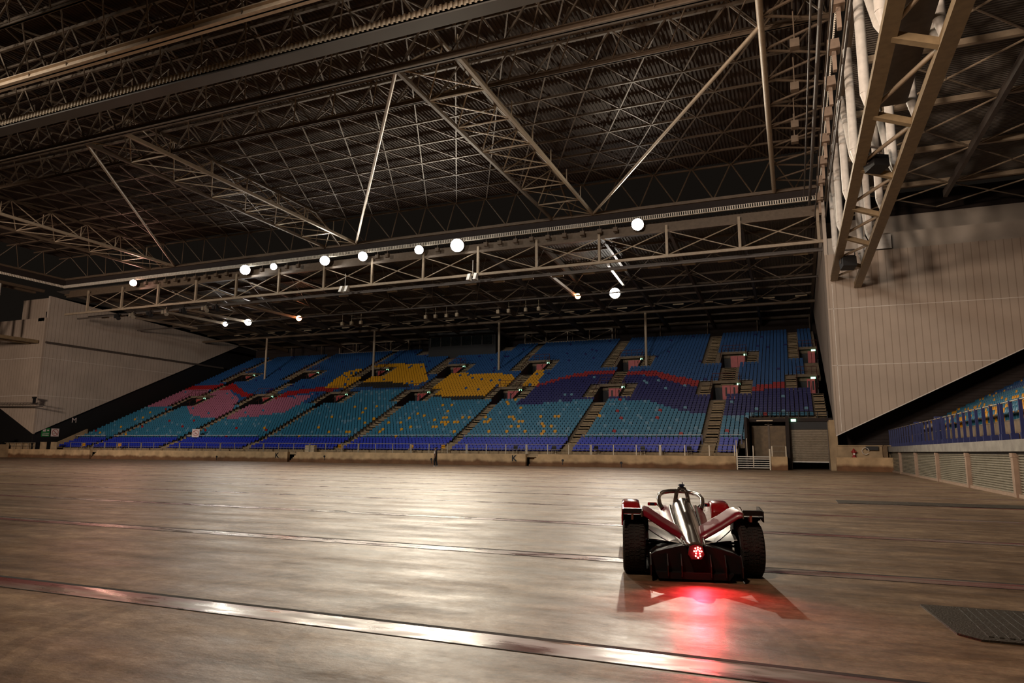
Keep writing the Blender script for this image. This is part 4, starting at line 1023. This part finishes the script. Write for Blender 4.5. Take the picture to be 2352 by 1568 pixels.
# ------------------------------------------------------------------ racing car
CAR = empty('racing_car', (-1.37, 9.81, 0), 'dark red and silver open wheel racing car seen from behind with red rear light', 'car', rz=rad(13.2))
paint = mat('candy_red_paint', (.27, .006, .022), .38, metal=.0, var=.05, coat=.35)
bright_red = mat('bright_red_paint', (.42, .006, .012), .25, var=.05, coat=1.)
silver = mat('white_silver_paint', (.80, .78, .72), .35, metal=.0, var=.06, coat=.4)
chrome = mat('dark_chrome_paint', (.40, .36, .33), .16, metal=.9, var=.05, coat=.6)
carbon = mat('carbon_black', (.012, .011, .011), .35, var=.2, coat=.3)
matt = mat('matt_black', (.008, .006, .006), .6, spec=.3)
rubber = mat('dusty_tyre_rubber', (.020, .016, .014), .8, var=.5, scale=9, bump=.6, bscale=60)
led = emit('red_led', (1, .10, .08), 16)
def lathe_x(prof, n=40, smooth=True):
    b = MB(); rows = []
    for i in range(n+1):
        t = 2*PI*i/n; rows.append([(x, r*math.cos(t), r*math.sin(t)) for x, r in prof])
    b.grid(rows, smooth=smooth); return b
def wheel(x, y, R, w, label=None):
    s = 1 if x > 0 else -1
    prof = [(-.5, .66), (-.5, .78), (-.485, .9), (-.44, .965), (-.36, .99), (-.2, .998), (0, 1), (.2, .998), (.36, .99), (.44, .965), (.485, .9), (.5, .78), (.5, .66)]
    b = lathe_x([(a*w, r*R) for a, r in prof], 48)
    # tread grooves: shallow angled blocks standing on the carcass
    for i in range(44):
        t = 2*PI*i/44; 
        for a in (-.33, -.12, .12, .33):
            t2 = t+abs(a)*.25; c, sn = math.cos(t2), math.sin(t2); rr = R*.992; dw = .085*w; dt = .045
            vs = []
            for da, tt in ((-dw, -dt), (dw, -dt), (dw, dt), (-dw, dt)):
                ang = t2+tt; vs.append((a*w+da, (R+.004)*math.cos(ang), (R+.004)*math.sin(ang)))
            vs += [(v[0], v[1]*.975, v[2]*.975) for v in vs]
            b.add(vs, [(0,1,2,3),(0,4,5,1),(1,5,6,2),(2,6,7,3),(3,7,4,0)])
    o = b.build('wheel', rubber, CAR); o.location = (x, y, R)
    b = lathe_x([(-.42*w, R*.62), (-.4*w, R*.66), (.4*w, R*.66), (.42*w, R*.62), (.3*w, R*.6), (.28*w, R*.18), (.36*w, .0001)], 32)
    b.grid([[(-.3*w, R*.6*math.cos(2*PI*i/32), R*.6*math.sin(2*PI*i/32)), (-.28*w, .0001, 0)] for i in range(33)])
    b.build('rim', carbon, o)
for sx in (-1, 1):
    wheel(.755*sx, 0, .345, .305); wheel(.76*sx, 3.1, .325, .26)
def sup(y, hw, z0, z1, cx=0, e=.6, n=20, top=None):
    """rounded section at y; top narrows the upper half"""
    r = []
    for i in range(n):
        t = 2*PI*i/n; c, s_ = math.cos(t), math.sin(t)
        zz = s_ if s_ < 0 else s_
        w = hw*(1 if s_ < 0 or top is None else 1-(1-top)*s_)
        r.append((cx+w*math.copysign(abs(c)**e, c), y, (z0+z1)/2+(z1-z0)/2*math.copysign(abs(s_)**e, s_)))
    return r
b = MB(); b.loft([sup(-.45, .14, .16, .46, top=.6), sup(-.1, .2, .12, .52, top=.6), sup(.4, .30, .08, .56, top=.55), sup(.9, .36, .07, .62, top=.6), sup(1.25, .40, .06, .74, top=.72, e=.5), sup(1.5, .40, .06, .70, top=.80, e=.45), sup(2.0, .38, .07, .70, top=.78, e=.45), sup(2.5, .30, .12, .66, top=.75, e=.5), sup(3.1, .20, .2, .56, top=.8), sup(3.8, .12, .26, .44), sup(4.05, .05, .3, .38)])
b.build('body', paint, CAR)
b = MB()   # flared cockpit shoulders
for sx in (-1, 1):
    b.grid([[(sx*a, y, z) for y, a, z in r] for r in (((.55, .30, .46), (.9, .34, .55), (1.25, .34, .68), (1.7, .33, .72)), ((.5, .24, .58), (.9, .27, .67), (1.25, .26, .765), (1.75, .27, .765)), ((.5, .16, .62), (.9, .18, .70), (1.2, .17, .775), (1.75, .21, .77)))], flip=sx > 0)
b.build('cockpit_surround', bright_red if False else paint, CAR)
b = MB(); b.loft([sup(1.42, .20, .45, .74, e=.4), sup(1.46, .20, .45, .74, e=.4), sup(2.3, .18, .5, .72, e=.4)]); b.build('cockpit_opening', matt, CAR)
b = MB(); rows = [sup(-.62, .09, .42, .49, top=.6), sup(-.5, .12, .38, .52, top=.6, e=.75), sup(-.2, .14, .36, .60, top=.5, e=.75), sup(.3, .165, .42, .71, top=.5, e=.75), sup(.8, .18, .50, .82, top=.52, e=.75), sup(1.15, .175, .58, .885, top=.56, e=.75), sup(1.28, .16, .62, .915, top=.6, e=.7), sup(1.31, .14, .66, .90, top=.6, e=.7)]
b.loft(rows); b.build('engine_cover', chrome, CAR)
b = MB()  # side edges of the spine, pale
for sx in (-1, 1):
    b.path([(sx*.19, 1.15, .80), (sx*.185, .8, .70), (sx*.17, .3, .58), (sx*.15, -.1, .49), (sx*.135, -.45, .43)], [.02, .02, .018, .015, .01], 8)
b.build('spine_edge', chrome, CAR)
b = MB(); b.loft([sup(1.305, .085, .68, .88, e=.5), sup(1.33, .085, .68, .88, e=.5)]); b.build('air_intake', matt, CAR)
b = MB(); b.path([(-.115, 1.3, .72), (-.10, 1.28, .86), (-.075, 1.26, .99), (-.045, 1.25, 1.055), (0, 1.25, 1.075), (.045, 1.25, 1.055), (.075, 1.26, .99), (.10, 1.28, .86), (.115, 1.3, .72)], .026, 10, flat=1.15); b.build('roll_hoop', chrome, CAR)
b = MB(); b.box(-.03, .03, 1.21, 1.29, 1.085, 1.125); b.box(-.045, .045, 1.22, 1.28, 1.10, 1.118); b.tube((.012, 1.25, 1.12), (.012, 1.25, 1.15), .008, 6); b.build('camera_pod', mat('navy_pod', (.02, .03, .07), .3), CAR)
b = MB(); b.path([(-.29, 1.35, .74), (-.325, 1.42, .80), (-.335, 1.55, .88), (-.31, 1.8, .925), (-.24, 2.1, .945), (-.12, 2.32, .955), (0, 2.38, .957), (.12, 2.32, .955), (.24, 2.1, .945), (.31, 1.8, .925), (.335, 1.55, .88), (.325, 1.42, .80), (.29, 1.35, .74)], .037, 10, flat=.9)
b.path([(0, 2.38, .95), (0, 2.5, .9), (0, 2.65, .72), (0, 2.7, .62)], [.03, .028, .026, .03], 8); b.build('halo', chrome, CAR)
# sweeping rear wing panels, winglets, endplates
for sx in (-1, 1):
    def W(pts): return [(sx*x, y, z) for x, y, z in pts]
    b = MB(); te = [(.135, -.22, .47), (.19, -.2, .51), (.28, -.2, .56), (.40, -.2, .63), (.52, -.2, .71), (.60, -.2, .765), (.665, -.2, .785)]
    mid = [(x-.015, y+.22, z+.055) for x, y, z in te]; le = [(x-.06, y+.52, z+.075) for x, y, z in te]
    und = [(x, y+.02, z-.022) for x, y, z in te]; und2 = [(x-.05, y+.5, z+.03) for x, y, z in te]
    b.grid([W(und2), W(und), W(te), W(mid), W(le)], flip=sx > 0); b.build('rear_wing_panel', paint, CAR)
    b = MB(); b.prism([(-.25, .795), (-.25, .86), (-.20, .865), (.05, .835), (.05, .80)], 0, sx*.65, sx*.90); b.build('winglet', carbon, CAR)
    b = MB(); b.prism([(-.30, .72), (-.30, .855), (-.02, .895), (.12, .89), (.12, .78)], 0, sx*.89, sx*.905); b.build('endplate', carbon, CAR)
    b = MB(); b.prism([(-.27, .755), (-.27, .83), (0, .89), (.12, .885), (.12, .80)], 0, sx*.645, sx*.66); b.build('inner_plate', chrome, CAR)
    b = MB(); b.box(min(sx*.76, sx*.79), max(sx*.76, sx*.79), -.1, .06, .70, .80); b.build('winglet_strut', silver, CAR)
    b = MB(); rows = []   # arch over the tyre with an inner drop
    for i in range(15):
        a = rad(8+i*6.4); rows.append([(sx*x, r*math.cos(a), .345+r*math.sin(a)) for x, r in ((.565, .37), (.57, .42), (.90, .42), (.905, .37))])
    b.grid(rows, flip=sx > 0); b.grid([[(sx*.565, .37*math.cos(rad(8+i*6.4)), .345+.37*math.sin(rad(8+i*6.4))), (sx*.555, .25*math.cos(rad(8+i*6.4)), .345+.25*math.sin(rad(8+i*6.4)))] for i in range(15)])
    b.build('tyre_fender', matt, CAR)
    # silver bodywork below the wing
    def pod(u, v):
        # u: inner->outer, v: rear bottom -> front top
        x = .17+.42*u; zb = .425+.035*u; zt = .50+.22*u**1.1; z = zb+(zt-zb)*v; y = -.26+.15*u+1.25*v**1.15+.08*math.sin(PI*u)
        return (sx*x, y, z)
    b = MB(); b.grid([[pod(u, v) for u in np.linspace(0, 1, 9)] for v in np.linspace(0, 1, 9)], flip=sx < 0); b.build('side_panel', silver, CAR)
    b = MB(); b.grid([[tuple(np.array(pod(u, v0+.09*t))+np.array((0, -.012, .006))) for u in np.linspace(.3, 1, 9)] for t, v0 in ((0, .0), (1, .0))], flip=sx < 0) if False else b.grid([[tuple(np.array(pod(u, max(0, .0+.62*(u-.32))+.16*t))+np.array((0, -.012, .004))) for u in np.linspace(.32, 1, 9)] for t in (0, 1)], flip=sx < 0)
    b.build('red_stripe', paint, CAR)
    b = MB(); b.path([pod(u, .62+.12*math.sin(PI*u)) for u in np.linspace(.02, 1, 12)], .014, 6); b.build('panel_rib', chrome, CAR)
    b = MB(); b.loft([sup(.35, .13, .10, .46, cx=sx*.46), sup(1.1, .17, .08, .52, cx=sx*.50), sup(1.9, .17, .09, .5, cx=sx*.50), sup(2.3, .08, .14, .40, cx=sx*.45)]); b.build('sidepod', paint, CAR)
    # suspension
    b = MB(); b.tube((sx*.15, -.05, .40), (sx*.62, -.02, .42), .016, 6); b.tube((sx*.18, -.25, .22), (sx*.62, -.05, .22), .016, 6); b.tube((sx*.15, .3, .38), (sx*.62, .05, .36), .016, 6); b.build('suspension_arm', carbon, CAR)
    b = MB(); b.tube((sx*.15, 3.0, .40), (sx*.65, 3.1, .38), .015, 6); b.tube((sx*.15, 3.3, .25), (sx*.65, 3.1, .22), .015, 6); b.build('suspension_arm', carbon, CAR)
    # mirrors
    b = MB(); b.loft([sup(1.98, .075, .735, .79, cx=sx*.42, e=.35), sup(2.05, .06, .74, .785, cx=sx*.42, e=.4)]); o = b.build('mirror', bright_red, CAR)
    b = MB(); b.box(sx*.42-.035, sx*.42+.035, 1.972, 1.982, .745, .78); b.build('mirror_glass', mat('mirror_blue_glass', (.05, .12, .22), .08, metal=.8), o)
    b = MB(); b.tube((sx*.35, 2.0, .76), (sx*.27, 1.95, .70), .012, 6); b.build('mirror_stalk', matt, o)
    # front wheel covers
    b = MB(); secs = []
    for y, z0, z1 in ((2.66, .34, .60), (2.72, .30, .70), (2.85, .30, .745), (3.1, .28, .765), (3.4, .26, .72), (3.62, .22, .50)):
        cx = .76; hw = .165
        secs.append([(sx*(cx+hw*a), y, z0+(z1-z0)*c) for a, c in ((-1, 0), (-1, .55), (-.97, .85), (-.88, .96), (-.6, 1), (0, 1.01), (.6, 1), (.88, .96), (.97, .85), (1, .55), (1, 0))])
    b.grid(secs, flip=sx < 0); b.grid([[p for p in secs[0]], [(p[0], p[1]+.001, .42 if False else secs[0][0][2]) for p in secs[0]]], flip=sx > 0)
    b.build('front_wheel_cover', bright_red, CAR)
b = MB(); b.box(.80, .87, 2.645, 2.655, .50, .61); o = b.build('number_plate', matt, CAR)
b = MB(); b.add([(.835, 2.643, .60), (.822, 2.643, .545), (.832, 2.643, .545), (.838, 2.643, .575), (.845, 2.643, .545), (.855, 2.643, .545)], [(0,1,2,3), (0,3,4,5)]); b.box(.82, .85, 2.641, 2.644, .52, .53); b.build('plate_mark', M_['sign'], o)
# diffuser, crash box, floor
b = MB(); b.prism([(-.57, .10), (.57, .10), (.57, .30), (.48, .35), (.16, .43), (-.16, .43), (-.48, .35), (-.57, .30)], 1, -.50, .15)
b.prism([(-.46, .035), (.40, .035), (.46, .11), (-.5, .11)], 1, -.62, .2); b.build('diffuser', matt, CAR)
for x in (-.56, -.35, -.18, .18, .36, .56):
    b = MB(); b.prism([(-.66, .07), (-.66, .20), (-.56, .33), (-.48, .33), (-.48, .07)], 0, x-.006, x+.006); b.build('diffuser_fin', carbon, CAR)
b = MB(); b.box(-.62, .62, -.2, 2.6, .035, .075); b.build('floor_plate', matt, CAR)
b = MB(); b.loft([[(x*.9, -.50, .37+z*.9) for x, z in ((-.11, -.03), (-.085, .09), (-.03, .12), (.03, .12), (.085, .09), (.11, -.03), (.06, -.1), (-.06, -.1))], [(x*1., -.66, .37+z*.85) for x, z in ((-.1, -.03), (-.08, .085), (-.03, .11), (.03, .11), (.08, .085), (.1, -.03), (.06, -.1), (-.06, -.1))]], smooth=False)
b.build('crash_box', matt, CAR)
LEDP = [(0, .062), (-.03, .05), (.03, .05), (-.045, .015), (.045, .015), (-.02, .018), (.02, .018), (0, .036), (-.024, -.012), (.024, -.012), (-.028, -.042), (.028, -.042), (0, -.062)]
lroot = MB()
for x, z in LEDP: lroot.tube((x+.02, -.665, .37+z), (x+.02, -.678, .37+z), .0105, 10)
lroot.build('rain_light', led, CAR)
b = MB(); b.prism([(-.7, .15), (.7, .15), (.8, .2), (-.8, .2)], 1, 4.0, 4.3); b.prism([(-.8, .18), (-.78, .18), (-.78, .34), (-.8, .34)], 1, 3.8, 4.3); b.prism([(.78, .18), (.8, .18), (.8, .34), (.78, .34)], 1, 3.8, 4.3); b.build('front_wing', paint, CAR)
# driver helmet-less headrest
b = MB(); b.loft([sup(1.36, .15, .66, .80, e=.5), sup(1.5, .15, .66, .80, e=.5)]); b.build('headrest', matt, CAR)
l = bpy.data.lights.new('rain_light_glow', 'POINT'); l.energy = 4.5; l.color = (1, .015, .025); l.shadow_soft_size = .03
lo = bpy.data.objects.new('rain_light_glow', l); COL.objects.link(lo); lo.parent = CAR; lo.location = (.02, -.72, .37)
l = bpy.data.lights.new('rain_light_beam', 'SPOT'); l.energy = 170; l.color = (1, .03, .05); l.spot_size = rad(125); l.spot_blend = 1; l.shadow_soft_size = .07
lo = bpy.data.objects.new('rain_light_beam', l); COL.objects.link(lo); lo.parent = CAR; lo.location = (.02, -.72, .37); lo.rotation_euler = (rad(-68), 0, PI) if False else Vector((0, -1, -.22)).to_track_quat('-Z', 'Y').to_euler()

# ------------------------------------------------------------------ person walking by the wall
PR = empty('person', (-32.5, 60.2, 0), 'person in black vest and white sleeve walking past the concrete wall', 'person', rz=PI/2)
def skin(name, verts, edges, radii, m, sub=1):
    me = bpy.data.meshes.new(name); me.from_pydata(verts, edges, []); o = bpy.data.objects.new(name, me); COL.objects.link(o); o.parent = PR
    me.materials.append(m)
    md = o.modifiers.new('skin', 'SKIN'); md.use_smooth_shade = True
    for i, r_ in enumerate(radii):
        v = me.skin_vertices[0].data[i]; v.radius = (r_, r_) if not isinstance(r_, tuple) else r_; v.use_root = i == 0
    o.modifiers.new('subdivision', 'SUBSURF').levels = sub; o.modifiers['subdivision'].render_levels = sub
    return o
PR.scale = (1.05, 1.05, 1.05)
skinm = mat('skin', (.30, .16, .10), .6); cloth = mat('black_cloth', (.012, .011, .012), .9); whitec = mat('white_cloth', (.7, .66, .62), .9)
# y forward, x right
V = [(0,0,.95), (0,.0,1.15), (0,-.01,1.36), (0,0,1.47), (0,.03,1.545), (0,.035,1.62), (0,.02,1.70), (0,.13,1.59), (-.09,.02,1.60), (.09,.02,1.60)]; E = [(0,1),(1,2),(2,3),(3,4),(4,5),(5,6),(5,7),(5,8),(5,9)]; R = [(.16,.12), (.15,.11), (.17,.12), .062, .085, .115, .095, .018, .018, .018]
def chain(start, pts, rr):
    a = start
    for p, r_ in zip(pts, rr):
        V.append(p); R.append(r_); E.append((a, len(V)-1)); a = len(V)-1
    return a
for sx, sw in ((-1, -.06), (1, .10)):
    h = chain(2, [(sx*.18, 0, 1.40), (sx*.22, sw*.3-.05, 1.14), (sx*.2, sw+.02, .92), (sx*.2, sw+.04, .84)], [.06, .045, .035, .038])
    for j, (dx, dy) in enumerate(((-.03, .02), (-.012, .03), (.006, .03), (.024, .022))):
        chain(h, [(sx*.2+dx*.6, sw+.05+dy*.4, .78), (sx*.2+dx*.8, sw+.04+dy*.3, .735-.006*abs(j-1))], [.011, .009])
    chain(h, [(sx*.2-.02*sx, sw+.085, .80), (sx*.2-.02*sx, sw+.095, .765)], [.012, .01])
for sx, kn, an, toe in ((-1, .07, .02, .16), (1, -.01, -.12, .0)):
    chain(0, [(sx*.09, .0, .88), (sx*.10, kn, .50), (sx*.10, an, .09), (sx*.10, toe, .04)], [.10, .06, .045, .04])
skin('body', V, E, R, skinm)
def ell(z, a, c, cy=0., n=16): return [(a*math.cos(2*PI*i/n), cy+c*math.sin(2*PI*i/n), z) for i in range(n)]
b = MB(); b.loft([ell(.90, .185, .135), ell(1.05, .175, .13), ell(1.22, .19, .14), ell(1.36, .205, .14), ell(1.44, .15, .11), ell(1.475, .085, .085)]); b.build('vest', cloth, PR)
b = MB(); b.path([(-.17, 0, 1.42), (-.205, -.01, 1.33), (-.225, -.03, 1.17)], [.075, .075, .062], 12); b.build('sleeve', whitec, PR)
b = MB(); b.loft([ell(.80, .17, .135), ell(.90, .18, .135), ell(1.0, .17, .125)])
for sx, kn, an in ((-1, .07, .02), (1, -.01, -.12)): b.path([(sx*.085, 0, .88), (sx*.095, kn*.6, .68), (sx*.10, kn, .50), (sx*.10, (kn+an)/2, .30), (sx*.10, an, .08)], [.10, .095, .08, .072, .068], 12)
b.build('trousers', cloth, PR)
for sx in (-1, 1):
    b = MB(); b.tube((sx*.035, .09, 1.63), (sx*.035, .112, 1.63), .009, 8); b.build('eye', cloth, PR)
for sx, an, toe in ((-1, .02, .18), (1, -.12, .02)): skin('shoe', [(sx*.10, an-.05, .045), (sx*.10, (an+toe)/2, .05), (sx*.10, toe, .035)], [(0,1),(1,2)], [.045, .05, .035], whitec)
skin('hair', [(0,-.06,1.60), (0,-.03,1.70), (0,.04,1.735)], [(0,1),(1,2)], [.075, .125, .11], cloth)

# ------------------------------------------------------------------ near-side hall lamps, added fill spots and faint ambience
def spot(p, aim, e, col, size, soft=.5):
    l = bpy.data.lights.new('hall_lamp', 'SPOT'); l.energy = e; l.color = col; l.spot_size = rad(size); l.spot_blend = 1; l.shadow_soft_size = soft
    o = bpy.data.objects.new('hall_lamp', l); COL.objects.link(o); o.location = p; o.rotation_euler = (Vector(aim)-Vector(p)).to_track_quat('-Z', 'Y').to_euler()
spot((-26, -10, 20), (12, 68, 8), 44000, (1, .76, .60), 60, 4.)       # lamps on the near side of the hall, behind the camera
spot((-60, -8, 16), (-101, 74, 11), 78000, (1, .78, .64), 50, 3.)
spot((-55, -8, 24), (-58, 84, 7), 64000, (1, .93, .84), 70, 2.); spot((-12, -8, 24), (-18, 84, 7), 46000, (1, .93, .84), 60, 2.)
spot((-6, -4, 23), (2, 20, 0), 8500, (1, .74, .55), 95, 1.)  # added fill from overhead, lifts the floor and the car's top
spot((-22, -8, 12), (16, 44, 24), 55000, (1, .78, .62), 55, 2.)  # added fill on the side roof, stands in for floor bounce
w = bpy.data.worlds.new('world'); S.world = w; w.use_nodes = True
w.node_tree.nodes['Background'].inputs[0].default_value = (1, .78, .6, 1); w.node_tree.nodes['Background'].inputs[1].default_value = .006

S.view_settings.view_transform = 'Standard'; S.view_settings.look = 'None'; S.view_settings.exposure = 0.
c = S.cycles
c.max_bounces = 4; c.diffuse_bounces = 2; c.glossy_bounces = 3; c.transmission_bounces = 2; c.caustics_reflective = False; c.caustics_refractive = False
c.sample_clamp_indirect = 6
c.adaptive_threshold = .04
